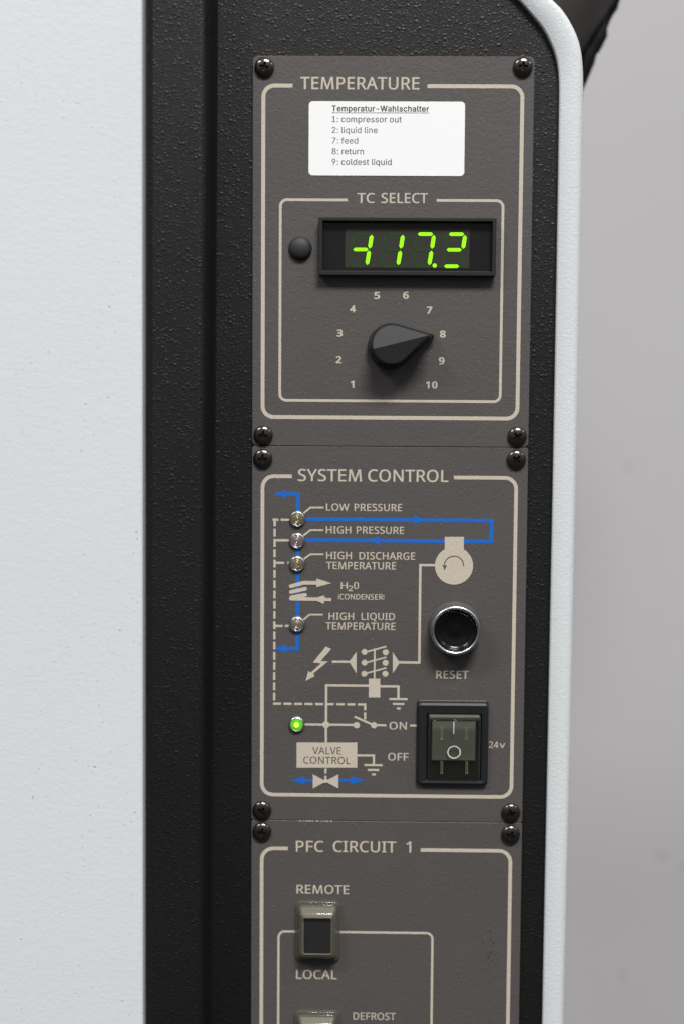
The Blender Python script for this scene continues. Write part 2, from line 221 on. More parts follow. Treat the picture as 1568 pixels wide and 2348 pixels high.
 {"T":[449,[[32,452,32,509,417,509,417,452,257,452,257,0,193,0,193,452]]],"e":[404,[[212,-8,177,-5,145,3,117,16,92,35,72,58,56,85,44,116,37,150,34,187,36,224,44,258,55,290,71,317,91,340,115,359,142,373,172,382,205,384,226,383,246,380,266,374,285,366,303,355,319,341,334,324,347,305,357,282,365,256,370,227,371,194,371,169,75,169,75,221,338,221,310,202,308,226,304,248,298,269,288,286,277,301,263,314,246,323,227,328,205,330,183,328,164,323,146,313,131,301,119,286,109,270,102,251,97,231,96,211,96,178,98,151,102,127,110,106,121,88,135,73,151,61,169,53,190,48,212,46,254,53,285,73,306,105,365,91,358,72,348,55,335,39,320,26,302,14,283,4,261,-3,237,-7]]],"m":[610,[[53,0,53,379,112,379,112,295,108,295,114,314,122,331,132,346,144,358,158,368,172,376,187,382,203,385,219,386,245,383,268,375,287,361,303,342,314,320,321,295,312,295,318,312,326,329,337,343,350,356,364,366,381,375,398,381,417,385,437,386,458,385,478,380,497,372,514,361,529,346,541,328,550,307,555,283,557,255,557,0,496,0,496,254,493,279,485,298,473,313,456,323,438,329,419,330,402,329,387,326,374,320,363,312,353,302,345,290,340,277,336,263,335,247,335,0,274,0,274,260,272,280,265,297,253,311,238,322,220,328,199,330,185,329,171,326,158,320,145,312,135,302,126,289,119,274,115,257,114,238,114,0]]],"p":[424,[[53,-143,53,379,112,379,112,319,118,319,137,346,171,373,188,379,207,383,229,384,259,382,287,374,313,361,335,342,354,320,370,293,381,261,388,227,390,189,388,151,381,116,370,84,355,57,336,34,313,16,288,3,260,-6,229,-8,208,-7,189,-3,173,4,138,31,118,59,114,59,114,-143],[220,47,242,49,262,55,279,66,294,80,306,97,316,117,323,139,327,163,328,189,327,215,323,239,316,261,307,281,295,298,280,311,262,322,243,328,220,330,198,328,178,322,161,312,147,299,134,282,125,263,118,241,114,216,113,189,114,162,118,138,125,115,135,95,147,78,162,65,179,55,198,49]]],"r":[259,[[53,0,53,379,112,379,112,321,115,321,124,339,137,354,152,367,171,377,191,383,213,385,229,384,243,384,243,322,230,324,207,326,190,324,174,321,159,315,146,306,135,296,126,284,119,269,115,254,114,237,114,0]]],"a":[389,[[160,-9,137,-7,115,-3,94,5,76,15,60,29,48,45,38,63,32,84,30,108,32,128,36,146,43,161,53,174,64,184,78,193,125,211,178,220,234,227,265,235,271,240,274,246,276,255,276,257,275,272,272,285,267,297,260,307,251,315,240,322,227,327,212,330,196,331,178,330,163,327,149,322,118,301,100,274,41,291,51,313,64,331,79,346,95,358,114,368,133,375,153,380,173,383,194,384,239,379,286,360,300,350,312,336,322,320,330,301,335,278,337,251,337,0,277,0,277,52,272,52,252,25,215,1,199,-4,181,-7],[170,45,192,47,211,51,228,59,242,68,254,80,263,93,270,108,274,122,276,138,276,190,259,182,231,176,200,171,175,168,134,159,122,153,112,147,103,139,97,130,93,118,92,105,93,93,96,82,102,72,109,64,119,57,130,52]]],"t":[227,[[204,379,204,327,6,327,6,379],[65,471,126,471,126,98,127,83,130,70,136,61,144,55,156,51,170,50,185,51,202,54,213,2,192,-3,168,-4,138,-1,113,7,92,21,77,41,68,64,65,93]]],"u":[410,[[182,-5,158,-3,135,2,115,11,97,23,82,39,69,59,60,82,54,109,53,139,53,379,114,379,114,144,116,117,124,94,137,75,154,61,175,53,200,50,218,51,234,55,249,62,263,71,274,83,283,97,290,113,295,132,296,153,296,379,357,379,357,0,298,0,298,92,307,92,294,60,277,35,257,17,234,5,209,-3]]],"-":[453,[[337,244,337,188,114,188,114,244]]],"W":[686,[[155,0,16,509,82,509,163,196,175,145,187,94,197,40,189,40,200,94,211,145,224,196,306,509,380,509,462,196,474,145,486,94,497,40,488,40,499,94,510,145,523,196,603,509,670,509,530,0,455,0,368,323,351,391,336,475,350,475,335,395,318,323,230,0]]],"h":[410,[[114,227,114,0,53,0,53,509,114,509,114,287,102,287,116,319,132,344,152,362,175,374,200,382,227,384,252,383,275,377,295,369,313,356,328,340,341,321,350,298,355,271,357,240,357,0,296,0,296,235,293,263,286,286,273,304,256,318,235,326,210,329,192,328,176,324,161,317,147,308,136,297,126,283,119,266,115,248]]],"l":[189,[[139,-2,112,0,91,8,74,20,62,37,55,59,53,84,53,509,114,509,114,99,114,83,117,71,120,62,126,57,135,53,146,52,160,53,170,54,181,3,162,-1]]],"s":[365,[[182,-8,157,-7,133,-3,112,3,93,12,76,24,62,38,50,54,41,73,36,94,94,107,101,87,111,72,124,60,141,52,160,47,181,45,206,47,227,53,244,62,258,74,265,88,268,103,266,115,262,126,254,136,243,144,229,150,212,155,149,170,118,180,92,192,72,208,58,227,50,249,47,274,49,295,55,314,65,332,79,347,95,360,115,370,137,378,161,383,187,384,212,383,234,379,254,372,271,363,286,352,299,339,309,324,318,308,324,290,268,277,262,291,254,304,243,316,228,325,210,331,187,333,166,331,147,326,131,317,119,305,111,292,109,277,110,264,115,253,124,243,136,235,152,229,172,223,229,209,261,200,287,187,306,171,320,153,328,131,331,107,329,85,323,65,312,47,298,31,281,18,260,6,236,-2,210,-7]]],"c":[396,[[207,-8,174,-5,144,3,117,16,93,35,72,58,56,85,44,116,37,150,34,187,37,225,44,260,56,291,72,318,93,341,117,360,144,374,174,382,207,384,260,377,305,356,340,322,362,277,303,262,290,289,270,311,242,325,207,330,184,328,163,321,145,310,130,296,118,278,108,258,102,236,98,212,96,187,98,163,102,139,108,117,118,97,130,80,145,66,163,55,184,49,207,46,243,52,271,66,292,89,304,117,363,102,357,86,350,70,341,56,306,21,261,-1]]],"1":[453,[[76,0,76,55,391,55,391,0],[276,509,276,0,212,0,212,448,209,448,86,358,86,427,198,509]]],":":[188,[[95,-4,83,-3,73,1,63,9,55,18,51,29,50,41,51,53,55,64,63,73,73,81,83,85,95,87,107,85,118,81,128,73,135,64,140,53,141,41,140,29,135,18,128,9,118,1,107,-3],[95,271,83,272,73,277,63,284,55,294,51,304,50,316,51,328,55,339,63,349,73,356,83,360,95,362,107,360,118,356,128,349,135,339,140,328,141,316,140,304,135,294,128,284,118,277,107,272]]],"o":[415,[[207,-8,174,-5,144,3,117,16,93,35,72,58,56,85,44,116,37,150,34,187,37,225,44,260,56,291,72,318,93,341,117,360,144,374,174,382,207,384,241,382,271,374,299,360,323,341,343,318,359,291,371,260,379,225,381,187,379,150,371,116,359,85,343,58,323,35,299,16,271,3,241,-5],[207,46,231,49,252,55,270,66,285,80,298,97,307,117,314,139,318,163,319,187,318,212,314,236,307,258,298,278,285,296,270,310,252,321,231,328,207,330,184,328,163,321,145,310,130,296,118,278,108,258,102,236,98,212,96,187,98,163,102,139,108,117,118,97,130,80,145,66,163,55,184,49]]],"2":[453,[[64,0,64,47,234,229,282,282,311,327,316,341,319,356,320,371,319,389,315,405,308,419,298,431,287,441,273,449,258,455,241,458,224,460,205,458,188,454,172,447,159,438,148,427,139,413,132,398,128,381,127,362,66,362,68,391,75,418,86,442,102,464,121,482,143,496,168,507,196,513,225,516,254,513,281,507,306,497,328,482,346,465,361,445,372,423,379,398,381,372,380,354,377,336,371,318,363,299,351,280,336,259,267,180,153,60,153,57,389,57,389,0]]],"i":[167,[[53,0,53,379,114,379,114,0],[84,443,73,444,63,448,54,455,47,463,43,472,41,483,43,494,47,504,54,512,63,518,73,522,84,524,95,522,105,518,114,512,121,504,125,494,126,483,125,472,121,463,114,455,105,448,95,444]]],"q":[424,[[372,-143,311,-143,311,59,306,59,287,31,252,4,236,-3,217,-7,195,-8,165,-6,137,3,111,16,89,34,70,57,55,84,43,116,36,151,34,189,36,227,43,261,55,293,70,320,89,342,112,361,137,374,165,382,196,384,218,383,237,379,253,373,287,346,307,319,313,319,313,379,372,379],[205,47,226,49,246,55,263,65,278,78,290,95,299,115,306,138,310,162,312,189,310,216,306,241,300,263,290,282,278,299,263,312,246,322,227,328,205,330,182,328,162,322,145,311,130,298,118,281,108,261,102,239,98,215,96,189,98,163,102,139,109,117,118,97,130,80,145,66,162,55,182,49]]],"d":[424,[[195,-8,165,-6,137,3,111,16,89,34,70,57,55,84,43,116,36,151,34,189,36,227,43,261,55,293,70,320,89,342,112,361,137,374,165,382,196,384,218,383,237,379,253,373,287,346,306,319,311,319,311,509,372,509,372,0,313,0,313,59,307,59,287,31,252,4,236,-3,217,-7],[205,47,226,49,246,55,263,65,278,78,290,95,299,115,306,138,310,162,312,189,310,216,306,241,300,263,290,282,278,299,263,312,246,322,227,328,205,330,182,328,162,322,145,311,130,298,118,281,108,261,102,239,98,215,96,189,98,163,102,139,109,117,118,97,130,80,145,66,162,55,182,49]]],"n":[410,[[114,227,114,0,53,0,53,379,112,379,112,287,102,287,116,319,132,344,152,362,175,374,200,382,227,384,252,383,275,377,295,369,313,356,328,340,341,321,350,298,355,271,357,240,357,0,296,0,296,235,293,263,286,286,273,304,256,318,235,326,210,329,192,328,176,324,161,317,147,308,136,297,126,283,119,266,115,248]]],"7":[453,[[97,0,323,448,323,452,62,452,62,509,391,509,391,449,165,0]]],"f":[254,[[228,379,228,327,6,327,6,379],[81,0,81,432,82,452,87,470,96,486,107,499,120,510,135,519,152,525,169,529,187,530,222,527,243,521,227,468,215,472,195,474,178,472,164,468,154,460,147,449,143,435,142,419,142,0]]],"8":[453,[[226,-7,193,-5,163,1,136,11,111,25,91,42,74,62,62,84,54,109,52,135,53,156,58,176,65,195,75,212,87,228,101,241,117,252,134,260,153,265,153,267,129,276,109,289,93,308,80,330,73,354,70,380,73,405,79,429,90,450,106,469,124,485,146,498,170,508,197,514,226,516,255,514,282,508,306,498,328,485,346,469,361,450,373,429,379,405,382,380,379,354,372,330,359,308,343,289,323,276,300,267,300,265,319,260,335,252,351,241,365,228,377,212,387,195,395,176,399,156,401,135,398,109,391,84,378,62,362,42,341,25,317,11,289,1,259,-5],[226,49,248,50,267,54,285,60,300,69,313,79,323,91,331,106,335,121,337,139,335,157,330,173,322,189,312,202,298,213,283,223,265,230,247,234,226,235,206,234,187,230,169,223,154,213,140,202,130,189,122,173,117,157,115,139,117,121,121,106,129,91,139,79,152,69,167,60,185,54,205,50],[226,290,244,291,260,294,274,300,287,308,298,318,307,330,314,344,318,359,319,376,318,392,314,407,308,420,299,432,288,442,275,449,260,455,244,459,226,460,208,459,192,455,177,449,164,442,153,432,145,420,138,407,134,392,133,376,134,359,138,344,145,330,154,318,165,308,178,300,193,294,209,291]]],"9":[453,[[226,516,256,513,285,506,310,494,333,478,352,458,368,434,380,408,387,378,389,347,387,322,382,296,373,270,359,240,340,207,315,168,200,0,130,0,301,248,307,248,287,221,257,202,218,195,188,197,161,203,137,214,116,229,98,247,83,269,72,294,66,321,64,352,66,382,73,411,85,436,101,459,120,479,143,494,168,506,196,513],[226,460,207,459,190,454,174,446,160,435,148,423,138,407,131,390,127,372,125,352,127,331,131,313,138,295,148,280,160,268,174,257,190,250,207,245,226,243,245,245,263,249,279,257,293,267,305,280,314,295,322,312,326,330,327,350,326,371,322,390,314,407,305,422,293,435,279,446,263,454,245,459]]]})
CAPH = (351, 509)

# ------------------------------------------------------------------ mesh helpers (x, z in the panel plane, h towards the viewer, all mm)
class MB:
    def __init__(s): s.v = []; s.f = []; s.mi = []; s.sm = []
    def vert(s, x, z, h): s.v.append((x, z, h)); return len(s.v)-1
    def face(s, ids, mi=0, smooth=False): s.f.append(tuple(ids)); s.mi.append(mi); s.sm.append(smooth)
    def ring(s, loop, h): return [s.vert(x, z, hh if hh is not None else h) for (x, z), hh in ((p[:2], p[2] if len(p) > 2 else None) for p in loop)]
    def bridge(s, a, b, mi=0, smooth=False, closed=True):
        n = len(a)
        for i in range(n if closed else n-1):
            j = (i+1) % n; s.face((a[i], a[j], b[j], b[i]), mi, smooth)
    def prism(s, loop, h0, h1, ch=0., mi=0, cap_mi=None):
        a = s.ring(loop, h0); top = loop
        if ch > 0:
            b = s.ring(loop, h1-ch); s.bridge(a, b, mi); top = inset(loop, ch); c = s.ring(top, h1); s.bridge(b, c, mi)
        else:
            c = s.ring(loop, h1); s.bridge(a, c, mi)
        s.face(c, mi if cap_mi is None else cap_mi); s.face(a[::-1], mi)
    def lathe(s, prof, cx=0, cz=0, n=48, mi=0, smooth=True, mis=None):
        prev = None
        for k, (r, h) in enumerate(prof):
            cur = [s.vert(cx, cz, h)]*n if r < 1e-6 else [s.vert(cx+r*math.cos(2*math.pi*i/n), cz+r*math.sin(2*math.pi*i/n), h) for i in range(n)]
            if prev:
                q = mis[k-1] if mis else mi
                for i in range(n):
                    j = (i+1) % n
                    ids = []
                    for t in (prev[i], prev[j], cur[j], cur[i]):
                        if t not in ids: ids.append(t)
                    if len(ids) > 2: s.face(ids, q, smooth)
            prev = cur
    def build(s, name, mats, parent=None, origin=(0, 0, 0), solid=True):
        me = bpy.data.meshes.new(name)
        ox, oz, oh = origin
        me.from_pydata([((x-ox)*.001, -(h-oh)*.001, (z-oz)*.001) for x, z, h in s.v], [], s.f)
        for mt in (mats if isinstance(mats, (list, tuple)) else [mats]): me.materials.append(mt)
        me.polygons.foreach_set('material_index', s.mi); me.polygons.foreach_set('use_smooth', s.sm)
        if solid:
            bm = bmesh.new(); bm.from_mesh(me); bmesh.ops.recalc_face_normals(bm, faces=bm.faces); bm.to_mesh(me); bm.free()
        me.update()
        o = bpy.data.objects.new(name, me); C.objects.link(o)
        if parent: o.parent = parent
        return o
def area(l): return sum(l[i][0]*l[(i+1) % len(l)][1]-l[(i+1) % len(l)][0]*l[i][1] for i in range(len(l)))/2
def grow(loop, dx, dz):
    """offset a loop outwards of its ink (left loops = outlines run one way, holes the other)"""
    n = len(loop); out = []
    for i in range(n):
        a, b, c = Vector(loop[i-1]), Vector(loop[i]), Vector(loop[(i+1) % n])
        u, v = (b-a), (c-b)
        if u.length < 1e-9 or v.length < 1e-9: out.append(tuple(b)); continue
        u.normalize(); v.normalize()
        n1, n2 = Vector((u.y, -u.x)), Vector((v.y, -v.x))
        mm = n1+n2
        if mm.length < .35: mm = n1
        else: mm = mm/mm.length; mm = mm/max(.55, mm.dot(n1))
        out.append((b.x+mm.x*dx, b.y+mm.y*dz))
    return out
def inset(loop, d): return grow(loop, -d, -d) if area(loop) > 0 else grow(loop, d, d)
def rrect(x0, z0, x1, z1, r, n=6):
    out = []
    for cx, cz, a0 in ((x1-r, z1-r, 0), (x0+r, z1-r, 90), (x0+r, z0+r, 180), (x1-r, z0+r, 270)):
        for i in range(n+1):
            a = math.radians(a0+90*i/n); out.append((cx+r*math.cos(a), cz+r*math.sin(a)))
    return out
def circle(cx, cz, r, n=32): return [(cx+r*math.cos(2*math.pi*i/n), cz+r*math.sin(2*math.pi*i/n)) for i in range(n)]

class Ink(MB):
    """printed marks: flat sheets a few hundredths of a mm above what they are printed on, each a hair above the one before"""
    def __init__(s, h=.05, step=.0008): super().__init__(); s.h = h; s.step = step; s.tags = []
    def up(s): s.h += s.step; return s.h
    def poly(s, loops, mi=0):
        h = s.up()
        vin, ein = [], []
        for l in loops:
            o0 = len(vin); vin += [Vector((p[0]*100, p[1]*100)) for p in l]; ein += [(o0+i, o0+(i+1) % len(l)) for i in range(len(l))]
        vo, _e, fo, *_r = delaunay_2d_cdt(vin, ein, [], 0, 1e-4)
        big = max(loops, key=lambda l: abs(area(l))); sg = 1 if area(big) > 0 else -1
        base = len(s.v)
        for v in vo: s.vert(v.x/100, v.y/100, h)
        for f in fo:
            p = sum((vo[i] for i in f), Vector((0, 0)))/len(f)/100
            wn = 0
            for l in loops:
                for (ax, ay), (bx, by) in zip(l, l[1:]+l[:1]):
                    cr_ = (bx-ax)*(p.y-ay)-(p.x-ax)*(by-ay)
                    if ay <= p.y < by and cr_ > 0: wn += 1
                    elif by <= p.y < ay and cr_ < 0: wn -= 1
            if wn*sg > 0: s.face([base+i for i in f], mi)
    def stroke(s, path, wd, mi=0, closed=False):
        h = s.up(); n = len(path); L = []; R_ = []
        for i in range(n):
            p = Vector(path[i])
            a = Vector(path[i-1]) if (i > 0 or closed) else None; b = Vector(path[(i+1) % n]) if (i < n-1 or closed) else None
            u = (p-a).normalized() if a is not None else None; v = (b-p).normalized() if b is not None else None
            u = u or v; v = v or u
            n1, n2 = Vector((-u.y, u.x)), Vector((-v.y, v.x)); mm = (n1+n2).normalized(); mm /= max(.4, mm.dot(n1))
            L.append(s.vert(p.x+mm.x*wd/2, p.y+mm.y*wd/2, h)); R_.append(s.vert(p.x-mm.x*wd/2, p.y-mm.y*wd/2, h))
        for i in range(n if closed else n-1):
            j = (i+1) % n; s.face((R_[i], R_[j], L[j], L[i]), mi)
    def dashes(s, path, wd, on, off, mi=0, start=0.):
        segs = []
        for a, b in zip(path, path[1:]):
            a, b = Vector(a), Vector(b); ln = (b-a).length; t = start
            while t < ln-.05:
                segs.append((a.lerp(b, max(0, t)/ln), a.lerp(b, min(ln, t+on)/ln))); t += on+off
        for p, q in segs: s.stroke([tuple(p), tuple(q)], wd, mi)
    def text(s, body, x0, x1, zb, cap, font=0, bold=.0, mi=0, track=None):
        """set one line from x0 to x1 with its baseline at zb and capitals cap mm high"""
        G = GLYPHS[font]; ch = CAPH[font]; bd = bold*ch
        scl = cap/(ch+2*bd*.55)
        X = 0.; items = []
        for c in body:
            if c == ' ': X += ch*.36; continue
            adv, loops = G[c]
            items.append((X, [[(l[i], l[i+1]) for i in range(0, len(l), 2)] for l in loops])); X += adv+2*bd*.75
        lo = min(x+p[0] for x, ls in items for l in ls for p in l); hi = max(x+p[0] for x, ls in items for l in ls for p in l)
        nat = (hi-lo+2*bd)*scl; want = x1-x0
        # split the difference between letter width and letter spacing
        n = len(items); r = want/nat
        k = r if (n == 1 or .86 < r < 1.16) else r**.5 if len(items) > 3 else min(1.16, max(.86, r))
        extra = (want-nat*k)/(n-1) if n > 1 else 0
        for i, (x, ls) in enumerate(items):
            big = max(ls, key=lambda l: abs(area(l))); sg = area(big) > 0
            gl = []
            for l in ls:
                g = grow(l, bd if sg else -bd, bd*.55 if sg else -bd*.55) if bd else l
                gl.append([(x0+((x+px-lo)+bd)*scl*k+extra*i, zb+(pz+bd*.55)*scl) for px, pz in g])
            s.poly(gl, mi)

def empty(name, origin, label=None, cat=None, group=None, parent=None):
    o = bpy.data.objects.new(name, None); C.objects.link(o); o.empty_display_size = .02
    x, z, h = origin; o.location = (x*.001, -h*.001, z*.001)
    if parent: o.parent = parent
    if label: o['label'] = label
    if cat: o['category'] = cat
    if group: o['group'] = group
    return o
def place(o, x, z, h, origin, spin=0.):
    o.location = ((x-origin[0])*.001, -(h-origin[2])*.001, (z-origin[1])*.001); o.rotation_euler = (0, spin, 0)
def twin(src, parent, x, z, h, origin, spin=0.):
    c = src.copy(); C.objects.link(c); c.parent = parent; place(c, x, z, h, origin, spin)
    for k in list(src.children):
        d = k.copy(); C.objects.link(d); d.parent = c
    return c

# ------------------------------------------------------------------ setting: wall behind
b = MB(); b.prism([(-1500, -1500), (1800, -1500), (1800, 1500), (-1500, 1500)], -490, -460)
wl = b.build('wall', M['wall']); wl['kind'] = 'structure'
for (px, py, r) in ((1516, 1961, 3.0), (1568, 1990, 2.6), (1428, 2236, 2.4), (1440, 1070, 2.2)):
    x, z = at(px, py, -459.9)
    b = MB(); b.lathe([(0, -459.8), (r*.7, -459.9), (r, -460.05)], x, z, 20)
    o = b.build('stain', plain('wall_stain', (.31, .30, .305), .7), wl)

# ------------------------------------------------------------------ the cabinet
cab = empty('equipment_cabinet', (20, -260, -2), 'black textured equipment cabinet with a white left door and a curved white right rim', 'cabinet')
CO = (20, -260, -2)
# black front the panels are screwed to
b = MB(); b.prism([(-56, -262), (86, -262), (90, 150), (90, 196), (60, 232), (-56, 250)], -4.5, -1.6)
b.build('front_plate', M['black'], cab, CO)
# raised left post: folded sheet, lofted between its top and foot as placed by image pixels
def section(top):
    y = 0 if top else 2348
    a = (342, 353, 477, 505) if top else (337, 348, 462, 493)
    z = 262 if top else -262
    def X(px, h):
        x0, z0 = at(px, y, h); return x0
    sec = [(X(a[0], 17), -4), (X(a[0], 17), 17.3), (X(a[1], 18)-.25, 17.86), (X(a[1], 18), 18)]
    xe = X(a[2], 18)
    R0 = 2.6
    for i in range(6):
        t = math.radians(90*i/5); sec.append((xe-R0+R0*math.sin(t), 18-R0+R0*math.cos(t)))
    xb = X(a[3], -1.5)
    sec += [(xe+.35, 6), (xe+.7, 2.6), (xe+1.6, .2), (xb-.4, -1.35), (xb, -1.55), (xb, -4)]
    return [(x, z, h) for x, h in sec]
b = MB()
A_, B_ = section(False), section(True)
ra = [b.vert(*p) for p in A_]; rb = [b.vert(*p) for p in B_]
b.bridge(ra, rb, 0, False); b.face(ra); b.face(rb)
b.build('corner_post', M['black'], cab, CO)
# white door on the left, rounded edge
b = MB()
xt, xbm = at(331.5, 0, 19)[0], at(330, 2348, 19)[0]
rings = []
for z, xe in ((-300, xbm), (300, xt)):
    sec = [(-330, -4), (-330, 22)]
    for i in range(8):
        t = math.radians(90*i/7); sec.append((xe-1.3+1.3*math.sin(t), 22-1.3+1.3*math.cos(t)))
    sec += [(xe, -4)]
    rings.append([b.vert(x, z, h) for x, h in sec])
n = len(rings[0])
for i in range(n):
    j = (i+1) % n; b.face((rings[0][i], rings[0][j], rings[1][j], rings[1][i]), 0, 2 <= i <= 8)
for rg in rings: b.face([b.vert(*b.v[q]) for q in rg])
b.build('door', M['white'], cab, CO)
# white rim: curved at the top, rounded outer edge
inner = [(560, -108), (950, -104), (1040, -90), (1100, -68), (1150, -38), (1190, 0), (1220, 34), (1245, 65), (1262, 96), (1273, 124), (1279.5, 155), (1282, 190), (1281.6, 260), (1276, 620), (1266, 1174), (1254.5, 1762), (1243, 2348), (1242, 2450)]
outer = [(560, -152), (985, -146), (1085, -128), (1150, -98), (1210, -52), (1263.4, 0), (1288, 25), (1310, 60), (1324.5, 94), (1331.5, 125), (1334.6, 157), (1335.5, 197), (1334.5, 265), (1328, 620), (1317, 1174), (1304, 1762), (1290, 2348), (1289, 2450)]
def smooth_path(p, k=5):
    out = []
    for i in range(len(p)-1):
        p0, p1, p2, p3 = (Vector(p[max(0, i-1)]), Vector(p[i]), Vector(p[i+1]), Vector(p[min(len(p)-1, i+2)]))
        l = (p2-p1).length
        m1 = (p2-p0)/((p2-p0).length+1e-9)*l; m2 = (p3-p1)/((p3-p1).length+1e-9)*l
        for j in range(k):
            t = j/k
            out.append(tuple(p1*(2*t**3-3*t*t+1)+m1*(t**3-2*t*t+t)+p2*(-2*t**3+3*t*t)+m2*(t**3-t*t)))
    out.append(p[-1]); return out
inn, out_ = smooth_path(pts(inner, 1.2)), smooth_path(pts(outer, -2))
b = MB(); prev = None
for i, o in zip(inn, out_):
    i, o = Vector(i), Vector(o); d = (o-i).normalized(); r = 3.0
    sec = [(i, -6), (i, .7), (i+d*.5, 1.2)]
    for k in range(6):
        t = math.radians(90*k/5); sec.append((o-d*(r-r*math.sin(t)), 1.2-r+r*math.cos(t)))
    sec += [(o, -62), (o-d*1.6, -62), (o-d*1.6, -6)]
    cur = [b.vert(p.x, p.y, h) for p, h in sec]
    if prev:
        for k in range(len(cur)):
            j = (k+1) % len(cur); b.face((prev[k], prev[j], cur[j], cur[k]), 0, 2 <= k <= 8)
    else: b.face(cur)
    prev = cur
b.face(prev)
b.build('side_rim', M['rim'], cab, CO)

# ------------------------------------------------------------------ dark hose behind the top right corner
hx = empty('insulated_hose', (120, 200, -110), 'dark blurred hose sloping behind the curved white rim at the top right corner', 'hose')
HO = (120, 200, -110)
def tube(b, path, radii, n=20, mi=0, lump=0., seed=1):
    rnd = random.Random(seed); prev = None
    for i, (p, r) in enumerate(zip(path, radii)):
        p = Vector(p); q = Vector(path[min(i+1, len(path)-1)])-Vector(path[max(i-1, 0)]); q.normalize()
        s1 = q.cross(Vector((0, 0, 1))).normalized(); s2 = s1.cross(q)
        cur = []
        for k in range(n):
            a = 2*math.pi*k/n; rr = r*(1+lump*(rnd.random()-.5))
            v = p+s1*(rr*math.cos(a))+s2*(rr*math.sin(a)); cur.append(b.vert(v.x, v.y, v.z))
        if prev: b.bridge(prev, cur, mi, True)
        else: b.face(cur)
        prev = cur
    b.face(prev)
a0, a1 = Vector(at(1330, 146, -110)), Vector(at(1419, 0, -110))
dr = (a1-a0).normalized(); side = Vector((dr.y, -dr.x))
Rb = 40
p0 = a0-dr*260-side*Rb; p1 = a1+dr*105-side*Rb
b = MB(); N = 14
tube(b, [tuple(p0.lerp(p1, i/N))+(-112,) for i in range(N+1)], [Rb*(.86+.14*min(1, i/4)) for i in range(N+1)], 32)
b.build('hose_body', M['hose'], hx, HO)
# crumpled tape along its outer side
edge = [(1326, 250), (1337, 205), (1348, 172), (1360, 140), (1370, 118), (1376, 112), (1384, 98), (1391, 80), (1394, 62), (1398, 44), (1407, 30), (1416, 16), (1420, 0), (1427, -30), (1440, -70)]
wid = [2, 10, 17, 21, 22, 19, 21, 20, 15, 13, 15, 14, 17, 15, 15]
path = [tuple(Vector(at(x-wv*.85, y, -104)))+(-104,) for (x, y), wv in zip(edge, wid)]
b = MB(); tube(b, path, [max(.8, wv*.5*K*1.28)*1.5 for wv in wid], 12, 0, .4, 4)
b.build('tape_wrap', M['tape'], hx, HO)

# ------------------------------------------------------------------ screw: pan head with a cross recess
def make_screw():
    dome = MB(); R0 = 3.95; hd = 2.2; prof = [(R0-.1, -.0), (R0, .25), (R0, .55)]
    for i in range(1, 13):
        t = i/12; prof.append((R0*math.cos(math.radians(90)*t) if i < 12 else 0., .55+(hd-.55)*math.sin(math.radians(90)*t)))
    prof = [(0, 0)]+prof
    dome.lathe(prof, 0, 0, 40)
    o = dome.build('screw', M['screw'])
    cut = MB(); a, l = .54, 2.45
    top = [(a, l), (-a, l), (-a, a), (-l, a), (-l, -a), (-a, -a), (-a, -l), (a, -l), (a, -a), (l, -a), (l, a), (a, a)]
    botm = [(x*.5 if abs(x) > 1 else x*.75, z*.5 if abs(z) > 1 else z*.75) for x, z in top]
    t_ = cut.ring(top, 3.2); m_ = cut.ring(botm, .9); cut.bridge(t_, m_); cut.face(t_); cut.face(m_[::-1])
    k = cut.build('cutter', M['recess'])
    md = o.modifiers.new('b', 'BOOLEAN'); md.operation = 'DIFFERENCE'; md.object = k; md.solver = 'EXACT'; md.material_mode = 'TRANSFER'
    dg = bpy.context.evaluated_depsgraph_get(); me = bpy.data.meshes.new_from_object(o.evaluated_get(dg))
    o.modifiers.clear(); o.data = me; bpy.data.objects.remove(k, do_unlink=True)
    me.name = 'screw'
    bm = bmesh.new(); bm.from_mesh(me)
    for f in bm.faces: f.smooth = True
    for ed in bm.edges:
        if len(ed.link_faces) == 2 and ed.calc_face_angle() > math.radians(28): ed.smooth = False
    bm.to_mesh(me); bm.free()
    return o
SCREW = make_screw(); first_screw = [True]
def screw(parent, origin, px, py, deg):
    x, z = at(px, py, 1.0)
    if first_screw[0]:
        first_screw[0] = False; SCREW.parent = parent; place(SCREW, x, z, .02, origin, math.radians(deg)); return SCREW
    return twin(SCREW, parent, x, z, .02, origin, math.radians(deg))

XL, XR = -36.72, 75.5
GROUP = 'grey control panels screwed to the black cabinet front'
def faceplate(parent, origin, z0, z1, chips=(), corner=2.0, paint='panel'):
    b = MB()
    b.prism(rrect(XL, z0, XR, z1, corner, 5), -1.55, 0., .16)
    rnd = random.Random(7)
    for x0, x1 in chips:                          # paint chipped off the top edge
        x = x0
        while x < x1:
            ln = rnd.uniform(.3, 1.6); d_ = rnd.uniform(.10, .2)
            b.prism([(x, z1-.26), (min(x+ln, x1), z1-.20-d_*.5), (min(x+ln, x1), z1+.03), (x, z1+.02)], -.2, .05, 0, 1); x += ln+rnd.uniform(.1, 1.2)
    return b.build('faceplate', [M[paint], M['bare']], parent, origin)
def frame_path(x0, x1, zt, zb, r, gap0, gap1, bottom=True):
    """border line round a panel, open at the top between gap0 and gap1"""
    def arc(cx, cz, a0, a1): return [(cx+r*math.cos(math.radians(a0+(a1-a0)*i/8)), cz+r*math.sin(math.radians(a0+(a1-a0)*i/8))) for i in range(9)]
    if bottom:
        return [[(gap0, zt)]+arc(x0+r, zt-r, 90, 180)+arc(x0+r, zb+r, 180, 270)+arc(x1-r, zb+r, 270, 360)+arc(x1-r, zt-r, 0, 90)+[(gap1, zt)]]
    return [[(gap0, zt)]+arc(x0+r, zt-r, 90, 180)+[(x0, zb)], [(x1, zb)]+arc(x1-r, zt-r, 0, 90)+[(gap1, zt)]]
